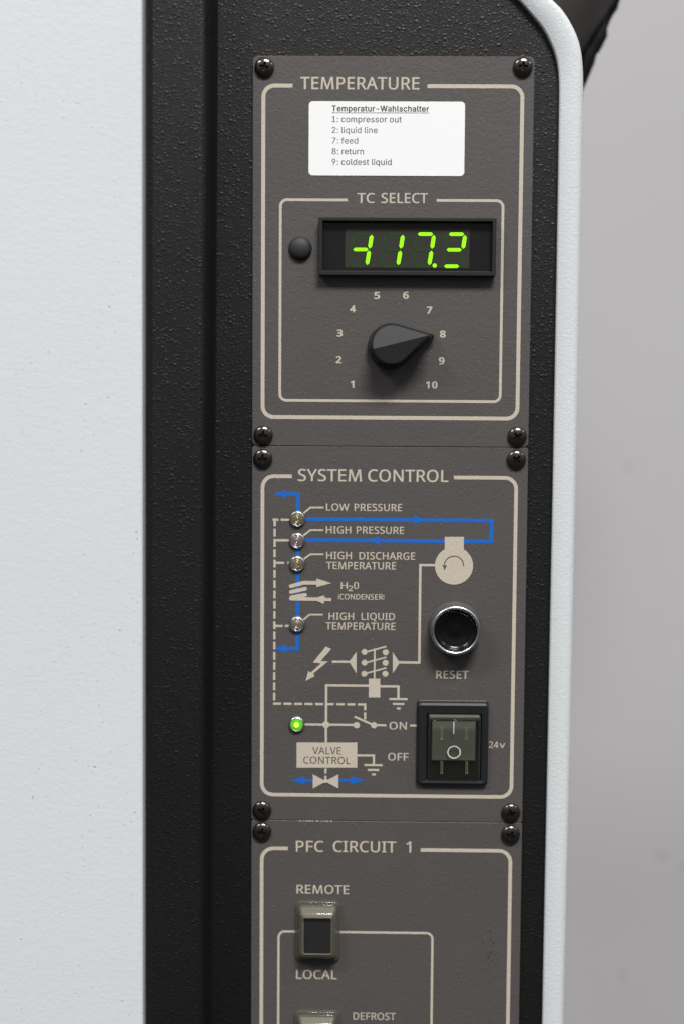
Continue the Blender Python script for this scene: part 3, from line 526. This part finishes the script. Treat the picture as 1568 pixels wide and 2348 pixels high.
def X(px, py=1174, h=0.): return at(px, py, h)[0]
def Z(py, px=900, h=0.): return at(px, py, h)[1]
def T(inkb, body, px0, px1, ytop, ybase, **kw):
    xm = (px0+px1)/2
    (x0, z), (x1, z2) = at(px0, ybase), at(px1, ybase); zb = (z+z2)/2
    inkb.text(body, x0, x1, zb, at(xm, ytop)[1]-at(xm, ybase)[1], **kw)
def W(par, name, words, mat='beige', h=.05, **kw):
    """a printed caption (all its words) as a part of its panel"""
    k = Ink(h)
    for w_ in words: T(k, *w_, **kw)
    return k.build(name, M[mat], par[0], par[1], False)
class Marks:
    """printed symbols of one panel, each one a part"""
    def __init__(s, par, mat='beige', h=.05): s.par = par; s.mat = mat; s.h = h; s.k = Ink(h)
    def done(s, name):
        o = s.k.build(name, M[s.mat], s.par[0], s.par[1], False); s.k = Ink(s.k.h+.002); return o

# ================================================================== TEMPERATURE panel
Z_TOP, Z_S1, Z_S2, Z_END = 182.78, 26.89, -128.83, -300
O1 = (19.4, Z_S1, -1.55)
p1 = empty('temperature_panel', O1, 'grey TEMPERATURE panel with a glowing green digit display and a black pointer knob', 'control panel', GROUP)
faceplate(p1, O1, Z_S1+.10, Z_TOP)
k = Ink()
for p in frame_path(-32.45, 70.82, 171.05, 38.6, 4.4, X(671.5, 194), X(979, 194)): k.stroke(p, 1.55)
k.build('border_line', M['beige'], p1, O1, False)
k = Ink()
for p in frame_path(-25.5, 63.75, Z(459), Z(919.5), 2.6, X(796.7, 459), X(1000, 459)): k.stroke(p, 1.08)
k.build('border_line', M['beige'], p1, O1, False)
PA = (p1, O1)
W(PA, 'panel_title', [('TEMPERATURE', 689, 960.5, 176.6, 205)], bold=.022)
W(PA, 'caption', [('TC', 818.6, 858.5, 442.6, 465.4), ('SELECT', 873.5, 979.5, 442.6, 465.8)], bold=.026)
for s_, cx, cy in (('1', 807.6, 880.8), ('2', 776.6, 824.8), ('3', 778.8, 763.6), ('4', 808.5, 708), ('5', 864, 677.4), ('6', 929.7, 677), ('7', 983.5, 711), ('8', 1014, 766), ('9', 1011.5, 827.4), ('10', 988.8, 882.6)):
    wd = {'1': 8.5, '10': 26.5}.get(s_, 13.5)
    W(PA, 'dial_number', [(s_, cx-wd/2, cx+wd/2, cy-8.1, cy+8.1)], bold=.072)
# white paper label
x0, z0 = at(707.9, 402.4); x1, z1 = at(1065.3, 233.4)
b = MB(); b.prism(rrect(x0, z0, x1, z1, 1.6, 6), .01, .16, .03)
lab = b.build('paper_label', M['paper'], p1, O1)
LP = (lab, (0, 0, 0))
k = Ink(.17)
T(k, 'Temperatur-Wahlschalter', 761, 982.6, 242.3, 256, font=1, bold=.045)
k.stroke([at(761, 258.8), at(982.6, 259.2)], .22)
k.build('label_line', M['print_dark'], lab, (0, 0, 0), False)
for s_, xr, yb, mk in (('1: compressor out', 920, 280.6, 'print_grey'), ('2: liquid line', 865, 305.3, 'print_pale'), ('7: feed', 820.8, 329.5, 'print_pale'), ('8: return', 833.6, 354, 'print_grey'), ('9: coldest liquid', 897, 378.4, 'print_grey')):
    W(LP, 'label_line', [(s_, 761, xr, yb-14, yb)], mk, .17, font=1, bold=.025)
for o in lab.children: o.location = (-O1[0]*.001, O1[2]*.001, -O1[1]*.001)

# digital meter
hM = 4.2
x0, z1 = at(731, 497.5, hM); x1, z0 = at(1135.4, 633, hM)
b = MB()
o_ = rrect(x0, z0, x1, z1, .5, 3)
ix0, iz1 = at(740, 506, hM); ix1, iz0 = at(1126.8, 623, hM)
i_ = rrect(ix0, iz0, ix1, iz1, .35, 3)
r0, r1, r2 = b.ring(o_, .0), b.ring(o_, hM-.25), b.ring(inset(o_, .25), hM)
r3, r4, r5 = b.ring(grow(i_, .2, .2), hM), b.ring(i_, hM-.2), b.ring(inset(i_, .5), 1.0)
for u, v in ((r0, r1), (r1, r2), (r2, r3), (r3, r4), (r4, r5)): b.bridge(u, v)
meter = b.build('digital_meter', M['plastic'], p1, O1)
ML = (-O1[0]*.001, O1[2]*.001, -O1[1]*.001)
b = MB(); b.prism(rrect(ix0+.4, iz0+.4, ix1-.4, iz1-.4, .3, 3), .3, 1.2)
o = b.build('display_window', M['window'], meter); o.location = ML
fx0, fz1 = at(791.5, 521.5, 1.4); fx1, fz0 = at(1074.8, 614.5, 1.4)
b = MB(); b.prism([(fx0, fz0), (fx1, fz0), (fx1, fz1), (fx0, fz1)], 1.0, 1.25)
o = b.build('display_field', M['field'], meter); o.location = ML
def c2(zx, zy): return (563.5+zx*.4375, 457.3+zy*.4375)
def seg(a, bb, wv):
    a, bb = Vector(a), Vector(bb); d = (bb-a).normalized(); q = Vector((-d.y, d.x))*wv/2
    return [tuple(a), tuple(a+d*wv*.55+q), tuple(bb-d*wv*.55+q), tuple(bb), tuple(bb-d*wv*.55-q), tuple(a+d*wv*.55-q)]
lit = ('bcg', 'bc', 'abcp', 'abgd')
for di in range(4):
    xr = 660+162.7*di; dy = 0.6*di          # upper right corner of the digit cell
    tr, mrr, br_ = (xr, 180+dy), (xr-13, 262+dy), (xr-27, 348+dy)
    tl, ml, bl = (xr-92, 180+dy), (xr-104, 262+dy), (xr-117, 348+dy)
    P = lambda q: at(*c2(*q), 1.4)
    S = dict(a=(tl, tr), b=(tr, mrr), c=(mrr, br_), d=(bl, br_), e=(ml, bl), f=(tl, ml), g=(ml, mrr))
    k = Ink(1.30, .003)
    for key, (u, v) in S.items():
        u, v = Vector(P(u)), Vector(P(v)); g_ = (v-u)*.06; wv = 1.56 if key in 'bcef' else 1.4
        on = key in lit[di]
        k.poly([seg(u+g_, v-g_, wv)], 0 if on else 1)
    cx, cz = P((xr+2, 345+dy))
    if 'p' in lit[di]: k.poly([circle(cx, cz, .84, 20)], 0)
    o = k.build('digit', [M['lit'], M['ghost']], meter, (0, 0, 0), False); o.location = ML
# black dome button left of the meter
cx, cz = at(688.6, 569.5, .8)
b = MB(); prof = [(0, 0), (4.72, 0), (4.72, .5)]+[(4.6*math.cos(t), .6+2.3*math.sin(t)) for t in [math.radians(90*i/10) for i in range(10)]]+[(0, 2.9)]
b.lathe(prof, cx, cz, 48); b.build('push_button', M['matte'], p1, O1)
# pointer knob
kx, kz = at(896.6, 792.4, 2)
def tear(R0, L, nseg=64, knurl=0.):
    th = math.acos(R0/L); out = [(L, 0.)]
    n = nseg
    for i in range(n+1):
        a = th+(2*math.pi-2*th)*i/n
        rr = R0+(knurl if (i % 2 and .12 < i/n < .88) else 0.)
        out.append((rr*math.cos(a), rr*math.sin(a)))
    return out
ang = math.radians(14.2)
def turn(l, hfun): return [(kx+u*math.cos(ang)-v*math.sin(ang), kz+u*math.sin(ang)+v*math.cos(ang), hfun(u, v)) for u, v in l]
NK = 66
skirt = tear(9.0, 17.9, NK, .48); waist = tear(8.7, 17.3, NK, .30)
b = MB()
r0, r1, r2 = b.ring(turn(skirt, lambda u, v: .3), 0), b.ring(turn(skirt, lambda u, v: 3.6), 0), b.ring(turn(tear(8.75, 17.4, NK), lambda u, v: 4.1), 0)
b.bridge(r0, r1); b.bridge(r1, r2); b.face(r0[::-1]); b.face(r2)
knob = b.build('selector_knob', M['plastic'], p1, O1)
b = MB()
roof = lambda u, v: 13.4-.23*abs(v)
r2 = b.ring(turn(tear(8.1, 16.0, NK), lambda u, v: 4.0), 0)
r3 = b.ring(turn(tear(7.75, 15.3, NK), lambda u, v: roof(u, v)-.32), 0)
tp = tear(7.35, 14.5, NK); r4 = b.ring(turn(tp, roof), 0)
b.bridge(r2, r3, 0, True); b.bridge(r3, r4, 0)
half = NK//2
b.face([r4[i] for i in range(0, half+2)]); b.face([r4[0]]+[r4[i] for i in range(half+1, len(r4))])
b.face(r2[::-1])
o = b.build('pointer_cap', M['satin'], knob); o.location = ML
for px, py, dg_ in ((606.4, 153.5, 12), (1198, 152.6, 3), (603.8, 998, 4), (1184.8, 1001, -38)): screw(p1, O1, px, py, dg_)

# ================================================================== SYSTEM CONTROL panel
O2 = (19.4, Z_S2, -1.55)
p2 = empty('system_panel', O2, 'grey SYSTEM CONTROL panel with blue flow lines, indicator lamps and a rocker switch', 'control panel', GROUP)
faceplate(p2, O2, Z_S2+.10, Z_S1-.10, (), 1.0)
k = Ink()
for p in frame_path(-32.4, 70.8, 14.47, -118.0, 4.6, X(670, 1092), X(1039.3, 1096)): k.stroke(p, 1.5)
k.build('border_line', M['beige'], p2, O2, False)
def c3(zx, zy): return (563.5+zx*.41667, 996.3+zy*.41667)
def c4(zx, zy): return (563.5+zx*.41667, 1421+zy*.41667)
def P3(*l, h=0.): return [at(*c3(*q), h) for q in l]
def P4(*l, h=0.): return [at(*c4(*q), h) for q in l]
def ortho(p):                                    # keep square runs square
    p = [list(q) for q in p]
    for i in range(1, len(p)):
        dx, dz = abs(p[i][0]-p[i-1][0]), abs(p[i][1]-p[i-1][1])
        if dx > 6*dz: mz = p[i-1][1]; p[i][1] = mz
        elif dz > 6*dx: p[i][0] = p[i-1][0]
    return [tuple(q) for q in p]
PX = .07467                                      # mm per pixel of the enlarged image crops
PB = (p2, O2); B = dict(bold=.022)
W(PB, 'panel_title', [('SYSTEM', 683.5, 829, 1075.8, 1103.6), ('CONTROL', 843, 1026.8, 1077, 1104.8)], bold=.021)
W(PB, 'caption', [('LOW', 748, 800.2, 1154.6, 1171), ('PRESSURE', 812, 921, 1155.4, 1171.8)], **B)
W(PB, 'caption', [('HIGH', 747.7, 804.5, 1206.8, 1223.2), ('PRESSURE', 817, 925.3, 1207.6, 1224)], **B)
W(PB, 'caption', [('HIGH', 748.4, 806, 1265.2, 1282), ('DISCHARGE', 823, 951, 1266.4, 1283.2), ('TEMPERATURE', 748.4, 907.3, 1288.6, 1305.4)], **B)
W(PB, 'caption', [('H', 781.4, 796.8, 1335, 1350.3), ('2', 798, 809, 1343, 1355.4), ('0', 810.5, 822.3, 1335, 1350.3), ('(CONDENSER)', 775.4, 880, 1362, 1374.8)], **B)
W(PB, 'caption', [('HIGH', 754, 811, 1404.8, 1421), ('LIQUID', 828, 904.6, 1405.4, 1421.6), ('TEMPERATURE', 747, 905.7, 1427.3, 1444)], **B)
W(PB, 'caption', [('RESET', 999, 1073, 1538, 1556)], bold=.025)
W(PB, 'caption', [('ON', 891.8, 931.8, 1655.4, 1672.6)], **B)
W(PB, 'caption', [('OFF', 888.8, 935.6, 1726.5, 1744)], **B)
W(PB, 'caption', [('24', 1119.8, 1141.6, 1700.4, 1715), ('v', 1144, 1157, 1700.4, 1715)], bold=.015)
# ---- flow and wiring symbols
m_ = Marks(PB); TW = 13*PX
for a in (((320, 432), (357, 402), (430, 402)), ((318, 556), (357, 526), (428, 526)), ((320, 686), (357, 659), (428, 659)), ((318, 1020), (352, 991), (425, 991))):
    m_.k.stroke(P3(*a), 9.5*PX); m_.done('leader_line')
x_d = X(630, 1400); z_d0, z_d1 = Z(1191.3, 640), Z(1613.5, 700)
m_.k.dashes([(x_d, z_d0+.48), (x_d, z_d1)], 12.5*PX, 3.25, 1.0)
xs = X(836.5, 1614)
m_.k.dashes([(x_d-.45, z_d1-.1), (xs, z_d1-.1)], 12.5*PX, 3.3, 1.05)
m_.k.dashes([(xs, z_d1+.37), (xs, Z(1650, 836))], 12.5*PX, 2.9, .9)
for zy, r in ((469, ((150, 182), (194, 240))), (582, ((165, 204), (196, 240))), (706, ((165, 213), (231, 242))), (1053, ((165, 205), (217, 242)))):
    for a, bb in r: m_.k.stroke(ortho(P3((a, zy), (bb, zy))), 12.5*PX)
m_.done('dashed_line')
def round_stroke(k, p, wv):
    k.stroke(p, wv)
    for q in (p[0], p[-1]): k.poly([circle(q[0], q[1], wv/2, 16)])
def arrow(k, base, tip, half):
    b_, t_ = Vector(base), Vector(tip); d = (t_-b_).normalized(); q = Vector((-d.y, d.x))*half
    k.poly([[tuple(b_+q), tuple(b_-q), tuple(t_)]])
pc = P3((1143, 722))[0]; lx = X(961.6, 1400)
m_.k.stroke([P3((1045, 719))[0], (lx, P3((1045, 719))[0][1]), (lx, P4((961, 235.5))[0][1]), (P4((840, 236))[0][0], P4((961, 235.5))[0][1])], 13.5*PX); m_.done('wire_line')
m_.k.poly([P4((442, 147), (471, 161), (413, 227), (453, 229), (372, 296), (380, 311), (330, 336), (346, 283), (358, 291), (414, 240), (370, 235))]); m_.done('lightning_symbol')
m_.k.stroke(P4((475, 231), (575, 231)), TW); m_.k.poly([P4((608, 175), (608, 297), (568, 231))])
for zx, zy in ((652, 177), (652, 236), (651, 297), (768, 179), (767, 237), (766, 297)):
    q = P4((zx, zy))[0]; m_.k.poly([circle(q[0], q[1], 16.5*PX, 22)])
for zy in (180, 239, 298): m_.k.stroke(P4((652, zy-1), (772, zy-33)), 9*PX)
m_.k.stroke(ortho(P4((708, 158), (708, 326))), 9.5*PX)
m_.k.poly([P4((807, 177), (807, 295), (845, 236))])
m_.k.poly([P4((675, 324), (738, 324), (738, 428), (675, 428))]); m_.done('contactor_symbol')
xv = P4((443, 520))[0][0]
m_.k.stroke([P4((676, 363))[0], (xv, P4((676, 363))[0][1]), (xv, P4((443, 678))[0][1])], TW); m_.done('wire_line')
m_.k.stroke(ortho(P4((737, 366), (838, 366), (838, 434))), TW)
for zx0, zx1, zy in ((788, 888, 436), (807, 870, 463), (829, 850, 488)): m_.k.stroke(ortho(P4((zx0, zy), (zx1, zy))), 12*PX)
m_.done('ground_symbol')
m_.k.stroke(ortho(P4((326, 576), (610, 576))), 12.5*PX)
for zx, zy, r in ((442, 577, 19.5), (609, 580, 17.5), (704, 580, 17.5)):
    q = P4((zx, zy))[0]; m_.k.poly([circle(q[0], q[1], r*PX, 26)])
m_.k.stroke(P4((597, 533), (705, 581)), 11.5*PX); m_.k.stroke(ortho(P4((704, 580), (772, 580))), 12*PX); m_.k.stroke(ortho(P4((901, 582), (950, 582))), 12*PX)
m_.done('switch_symbol')
m_.k.stroke(ortho(P4((610, 746), (703, 746), (703, 796))), 12*PX)
for zx0, zx1, zy in ((651, 751, 799), (670, 732, 826), (692, 713, 851)): m_.k.stroke(ortho(P4((zx0, zy), (zx1, zy))), 12*PX)
m_.done('ground_symbol')
m_.k.poly([P4((281, 675), (612, 675), (612, 814), (281, 814))])
vb = m_.done('valve_box')
W((vb, (0, 0, 0)), 'caption', [('VALVE', 716.8, 781.8, 1713, 1729.2), ('CONTROL', 696, 803, 1735, 1751.2)], 'dark', m_.k.h+.03, bold=.012).location = (-O2[0]*.001, O2[2]*.001, -O2[1]*.001)
# blue refrigerant lines
c_ = Marks(PB, 'blue', .045); BW = 20*PX
xb_ = P3((288, 600))[0][0]; bw = BW/2
q = P3((165, 327))[0]
c_.k.stroke([q, (xb_, q[1]), (xb_, P3((288, 440))[0][1])], BW)
arrow(c_.k, P3((205, 327))[0], P3((256, 327))[0], 24*PX); c_.done('coolant_line')
l1, l2 = P3((330, 466))[0], P3((330, 580))[0]; xr_ = P3((1349, 528))[0][0]
c_.k.stroke([l1, (xr_, l1[1]), (xr_, l2[1]-.02), (l2[0], l2[1]-.02)], BW)
arrow(c_.k, (P3((925, 469))[0][0], l1[1]), (P3((987, 469))[0][0], l1[1]), 25*PX)
arrow(c_.k, (P3((733, 583))[0][0], l2[1]), (P3((673, 583))[0][0], l2[1]), 25*PX); c_.done('coolant_line')
c_.k.stroke([(xb_-.1, P3((286, 600))[0][1]), (xb_-.1, P3((286, 1030))[0][1])], BW); c_.done('coolant_line')
q = P4((288, 160))[0]
c_.k.stroke([(xb_-.05, P4((288, 40))[0][1]), (xb_-.05, q[1]), (P4((215, 160))[0][0], q[1])], BW)
arrow(c_.k, (P4((222, 160))[0][0], q[1]), (P4((150, 160))[0][0], q[1]), 24*PX); c_.done('coolant_line')
for x0_, x1_, tp_ in ((372, 325, 247), (508, 578, 656)):
    c_.k.stroke([P4((x0_, 884))[0], P4((x1_, 884))[0]], 18*PX); arrow(c_.k, P4((x1_, 884))[0], P4((tp_, 884))[0], 23*PX); c_.done('coolant_line')
# beige symbols printed over the blue
m_.k.h += .03
for a, bb in ((818, 846), (858, 884)): m_.k.stroke(ortho(P4((440, a), (440, bb))), 12*PX)
m_.k.poly([P4((370, 850), (425, 879), (455, 879), (510, 850), (510, 928), (452, 897), (428, 897), (370, 928))]); m_.done('valve_symbol')
for p_ in (((250, 835), (318, 816), (395, 816)), ((250, 866), (328, 849)), ((252, 896), (328, 882))): round_stroke(m_.k, P3(*p_), 21*PX)
arrow(m_.k, P3((390, 816))[0], P3((473, 818))[0], 24*PX)
round_stroke(m_.k, P3((250, 903), (440, 907)), 20*PX); m_.k.stroke(P3((425, 908), (471, 908)), 17*PX)
arrow(m_.k, P3((432, 908))[0], P3((366, 905))[0], 24*PX); m_.done('condenser_symbol')
m_.k.poly([P3((1092, 660), (1197, 660), (1197, 563), (1092, 563))]); m_.k.poly([circle(pc[0], pc[1], 104.5*PX, 56)])
pump = m_.done('pump_symbol')
k = Ink(m_.k.h+.03)
k.stroke([(pc[0]+53*PX*math.cos(math.radians(a)), pc[1]+53*PX*math.sin(math.radians(a))) for a in range(-2, 180, 7)], 6*PX)
k.poly([P3((1079, 717), (1104, 719), (1091, 748))])
k.build('turn_arrow', M['dark'], pump, (0, 0, 0), False).location = (-O2[0]*.001, O2[2]*.001, -O2[1]*.001)

# indicator lamps
def make_lamp(lens_mat):
    b = MB()
    b.lathe([(0, 0), (3.42, 0), (3.42, .35), (3.22, .9), (2.85, 1.35), (2.62, 1.42), (2.5, 1.25), (2.48, .6), (0, .6)], 0, 0, 40)
    o = b.build('indicator_lamp', M['chrome'])
    prof = [(0, .5), (2.46, .5), (2.46, 1.2)]
    R0, hh = 2.46, 1.2
    for i in range(1, 29):
        r = R0*(1-i/28); prof.append((r, hh+.85*(1-(r/R0)**2)+.20*math.sin(i/28*math.pi*2*5.0)))
    n = len(prof)
    b = MB(); b.lathe(prof, 0, 0, 40, mis=[0 if q < n-13 else 1 for q in range(n)])
    lens = b.build('lens', lens_mat, o)
    return o
lampspec = (('l_yellow', 681.8, 1190), ('l_pink', 681.4, 1240), ('l_amber', 681.4, 1293), ('l_clear', 681.4, 1431.7), ('l_green', 680.6, 1661.4))
labels = ('unlit yellowish lamp by LOW PRESSURE', 'unlit pinkish lamp by HIGH PRESSURE', 'unlit amber lamp by HIGH DISCHARGE TEMPERATURE', 'unlit clear lamp by HIGH LIQUID TEMPERATURE', 'lit green lamp')
proto = None
for (mk, px, py), lb in zip(lampspec, labels):
    x, z = at(px, py, 1.)
    mats = [M[mk], M['l_core'] if mk == 'l_green' else M[mk]]
    if proto is None:
        proto = make_lamp(mats); o = proto; o.parent = p2; place(o, x, z, .03, O2)
    else:
        o = twin(proto, p2, x, z, .03, O2)
        ln = o.children[0]; ln.data = ln.data.copy()
        for i in range(2): ln.data.materials[i] = mats[i]
    o['label'] = lb
# reset button
cx, cz = at(1041.3, 1439.5); 
b = MB()
H = 8.2; r_o = 10.05
prof = [(10.9, 0), (10.9, .5), (10.55, 1.2), (10.12, H-1.3)]
prof += [(9.35+.78*math.sin(t), H-.75+.78*math.cos(t)) for t in [math.radians(100-20*i) for i in range(11)]]
prof += [(8.62, H-1.2), (8.62, 5.0), (0, 5.0)]
b.lathe(prof, cx, cz, 72, mis=[1 if q < 3 else 0 for q in range(len(prof))]); rb_ = b.build('reset_button', [M['chrome'], M['collar']], p2, O2)
b = MB()
prof = [(0, 5.02), (8.55, 5.02), (8.55, H-1.5), (8.3, H-1.25), (7.9, H-1.2), (7.6, H-1.4), (7.2, H-2.0), (6.4, H-2.25), (5.2, H-2.3), (5.0, H-2.42), (2.5, H-2.3), (0, H-2.22)]
b.lathe(prof, cx, cz, 56); o = b.build('button_cap', M['glossy'], rb_); ML2 = (-O2[0]*.001, O2[2]*.001, -O2[1]*.001); o.location = ML2
# rocker switch
def c7(zx, zy): return (931+zx*.15625, 1584.3+zy*.15625)
def A7(zx, zy, h=0.): return at(*c7(zx, zy), h)
hS = 2.6
x0, z1 = A7(166, 182, hS); x1, z0 = A7(1188, 1385, hS)
b = MB()
fl = rrect(x0-.25, z0-.1, x1+.2, z1+1.0, 1.2, 4); o_ = rrect(x0, z0, x1, z1, 1.5, 5)
ix0, iz1 = A7(297, 326, hS); ix1, iz0 = A7(1095, 1315, hS); i_ = rrect(ix0, iz0, ix1, iz1, .5, 5)
rr = [b.ring(fl, .0), b.ring(fl, .55)]
b.bridge(rr[0], rr[1]); 
r0, r1, r2 = b.ring(inset(fl, .3), .8), b.ring(o_, hS-.7), b.ring(inset(o_, .8), hS)
fl2 = rrect(x0-.25, z0-.1, x1+.2, z1+1.0, 1.2, 5)
b = MB()
rings = [b.ring(fl2, .0), b.ring(fl2, .6), b.ring(inset(fl2, .3), .85), b.ring(o_, 1.0), b.ring(o_, hS-.7), b.ring(inset(o_, .8), hS), b.ring(i_, hS-.3), b.ring(i_, .2)]
for u, v in zip(rings, rings[1:]): b.bridge(u, v)
b.face(rings[-1])
sw = b.build('rocker_switch', M['plastic'], p2, O2)
# see-through rocker: raised ON end at the top, dished to the middle
rx0, rx1 = A7(318, 800, 3)[0], A7(1078, 800, 3)[0]
zt = A7(700, 345, 3.0)[1]; zr = A7(700, 432, 6.2)[1]; zm = A7(700, 880, 4)[1]; zbm = A7(700, 1302, 3.4)[1]
def prof_row(b, ins):
    rows = []
    for z, h in ((zt-ins*.5, 1.6), (zt-ins*.5, 3.0-ins))+tuple((zr+.75*math.sin(t)-.3, 5.4-ins+.75*math.cos(t)) for t in (1.45, 1.15, .85, .55, .3, .1))+( (zm, 4.3-ins), (zbm+.8, 3.7-ins), (zbm+ins*.5, 3.1-ins), (zbm+ins*.5, 1.6)):
        row = [b.vert(rx0+ins, z, h-.8) if 0 else b.vert(rx0+ins, z, max(1.6, h-.7)), b.vert(rx0+ins+.6, z, h), b.vert(rx1-ins-.6, z, h), b.vert(rx1-ins, z, max(1.6, h-.7))]
        rows.append(row)
    for q, (u, v) in enumerate(zip(rows, rows[1:])): b.bridge(u, v, 0, 2 <= q <= 6, False)
    return rows
b = MB(); rows = prof_row(b, 0)
b.face([r[0] for r in rows]); b.face([r[3] for r in rows][::-1])
b.face([rows[0][0], rows[0][1], rows[0][2], rows[0][3], rows[-1][3], rows[-1][2], rows[-1][1], rows[-1][0]])
o = b.build('rocker', M['smoke'], sw); o.location = ML2
b = MB(); b.prism([(rx0+.5, zt-1.15), (rx1-.5, zt-1.15), (rx1-.5, zt-.35), (rx0+.5, zt-.35)], .3, 4.4, .1)  # pale plate added inside the rocker so its top end reads as lit
o = b.build('end_brightener', M['frost'], sw); o.location = ML2
b = MB()
bx0, bx1 = A7(372, 700, 2.6)[0], A7(1010, 700, 2.6)[0]
b.prism([(bx0, A7(700, 1020, 2.4)[1]), (bx1, A7(700, 1020, 2.4)[1]), (bx1, zr-.8), (bx0, zr-.8)], .3, 3.1, .3)
o = b.build('lamp_holder', M['block'], sw); o.location = ML2
for zx, zy0, zy1 in ((518, 525, 715), (880, 532, 718), (518, 1035, 1218), (884, 1038, 1218)):
    b = MB()
    for s in (-11, 11):
        x = A7(zx+s, zy0, 3.3)[0]
        b.prism([(x-.11, A7(zx, zy1, 3.3)[1]), (x+.11, A7(zx, zy1, 3.3)[1]), (x+.11, A7(zx, zy0, 3.3)[1]), (x-.11, A7(zx, zy0, 3.3)[1])], 2.4, 3.25, .04)
        b.lathe([(.0, 3.1), (.22, 3.1), (.22, 3.3), (0, 3.45)], x, A7(zx, zy1-6, 3.3)[1], 10)
    o = b.build('contact_pin', M['brass'], sw); o.location = ML2
b = MB()
cx, cz = A7(697, 897, 4.3)
def mark_h(z): return (6.1+(4.3-6.1)*(zr-z)/(zr-zm) if z > zm else 4.3+(3.7-4.3)*(zm-z)/(zm-zbm))+.13
ro, ri = 99*.02802, 82*.02802
o1 = [(x, z, mark_h(z)) for x, z in circle(cx, cz, ro, 40)]; i1 = [(x, z, mark_h(z)) for x, z in circle(cx, cz, ri, 40)]
b.bridge(b.ring(o1, 0), b.ring(i1, 0))
x = A7(692, 540, 5.4)[0]; za, zb2 = zr-.35, A7(692, 632, 5.4)[1]
b.face([b.vert(x-.2, zb2, mark_h(zb2)), b.vert(x+.2, zb2, mark_h(zb2)), b.vert(x+.2, za, mark_h(za)), b.vert(x-.2, za, mark_h(za))])
o = b.build('on_off_mark', M['symbol'], sw, (0, 0, 0), False); o.location = ML2
for px, py, dg_ in ((603, 1051.7, 2), (1183, 1053.8, 40), (601, 1859, 30), (1170.2, 1864.5, -20)): screw(p2, O2, px, py, dg_)

# ================================================================== PFC CIRCUIT panel
O3 = (19.4, Z_END, -1.55)
p3 = empty('circuit_panel', O3, 'grey PFC CIRCUIT 1 panel with clear capped REMOTE and LOCAL push switches', 'control panel', GROUP)
faceplate(p3, O3, Z_END, Z_S2-.10, ((X(687, 1882), X(762, 1882)),), 1.0, 'panel_scuffed')
k = Ink()
for p in frame_path(-32.35, 70.85, -140.8, Z_END+14, 4.8, X(660.6, 1946), X(963.5, 1949), False):
    k = Ink(); k.stroke(p, 1.5); k.build('border_line', M['beige'], p3, O3, False)
for p in frame_path(X(639, 2250), X(989.3, 2250), Z(2138.5), Z_END+14, 2.6, X(695, 2138), X(765, 2138), False):
    k = Ink(); k.stroke(p, .98); k.build('border_line', M['beige'], p3, O3, False)
PC = (p3, O3)
W(PC, 'panel_title', [('PFC', 679, 742, 1927.8, 1953), ('CIRCUIT', 763.5, 907.5, 1928.6, 1954), ('1', 930.5, 941.8, 1929.4, 1955)], bold=.021)
W(PC, 'caption', [('REMOTE', 680.6, 800, 2029.4, 2049.4)], bold=.02)
W(PC, 'caption', [('LOCAL', 679.4, 772.8, 2224.4, 2244.8)], bold=.02)
W(PC, 'caption', [('DEFROST', 809.6, 906, 2322, 2338.4)], bold=.012)
def cover_switch():
    """clear domed cover over a black push plate, built about its own middle (mm)"""
    def R(x, z0, z1, r): return rrect(-x, z0, x, z1, r, 6)
    b = MB()                                        # frosted insert with its black plate set in
    r = [b.ring(R(7.6, -10.6, 10.6, 1.2), 0.1), b.ring(R(7.6, -10.6, 10.6, 1.2), 2.4), b.ring(R(6.0, -8.6, 7.2, .7), 5.4), b.ring(R(5.7, -8.3, 6.9, .6), 5.4), b.ring(R(5.6, -8.2, 6.8, .6), 4.9)]
    for u, v in zip(r, r[1:]): b.bridge(u, v)
    b.face(r[0]); b.face(r[-1])
    o = b.build('push_switch', M['frost'])
    b = MB(); b.prism(R(5.55, -8.15, 6.75, .5), 4.6, 5.0, .1); b.build('push_plate', M['plate'], o)
    b = MB()
    r = [b.ring(R(9.3, -12.7, 12.7, 2.4), .03), b.ring(R(9.3, -12.7, 12.7, 2.4), 1.2), b.ring(R(8.8, -12.2, 12.2, 2.2), 2.0), b.ring(R(8.2, -11.6, 11.6, 1.8), 1.7),
         b.ring(R(8.0, -11.3, 11.2, 1.5), 2.2), b.ring(R(7.4, -10.0, 9.6, 1.4), 5.6), b.ring(R(6.7, -9.2, 8.3, 1.1), 6.4), b.ring(R(6.0, -8.5, 7.4, .8), 6.5)]
    for i, (u, v) in enumerate(zip(r, r[1:])): b.bridge(u, v, 0, True)
    b.build('clear_cover', M['rubber'], o)
    return o
sx_, sz_ = at(728.3, 2135.5, 1.5)
s1 = cover_switch(); s1.parent = p3; place(s1, sx_, sz_, .0, O3)
sx2, sz2 = at(726, 2386.5, 1.5)
s2 = twin(s1, p3, sx_-.1, sz2, .0, O3)
s1['label'] = 'clear capped switch between REMOTE and LOCAL'; s2['label'] = 'clear capped switch beside DEFROST, cut by the picture edge'
for px, py, dg_ in ((601, 1908, 14), (1169.8, 1914.5, 22)): screw(p3, O3, px, py, dg_)
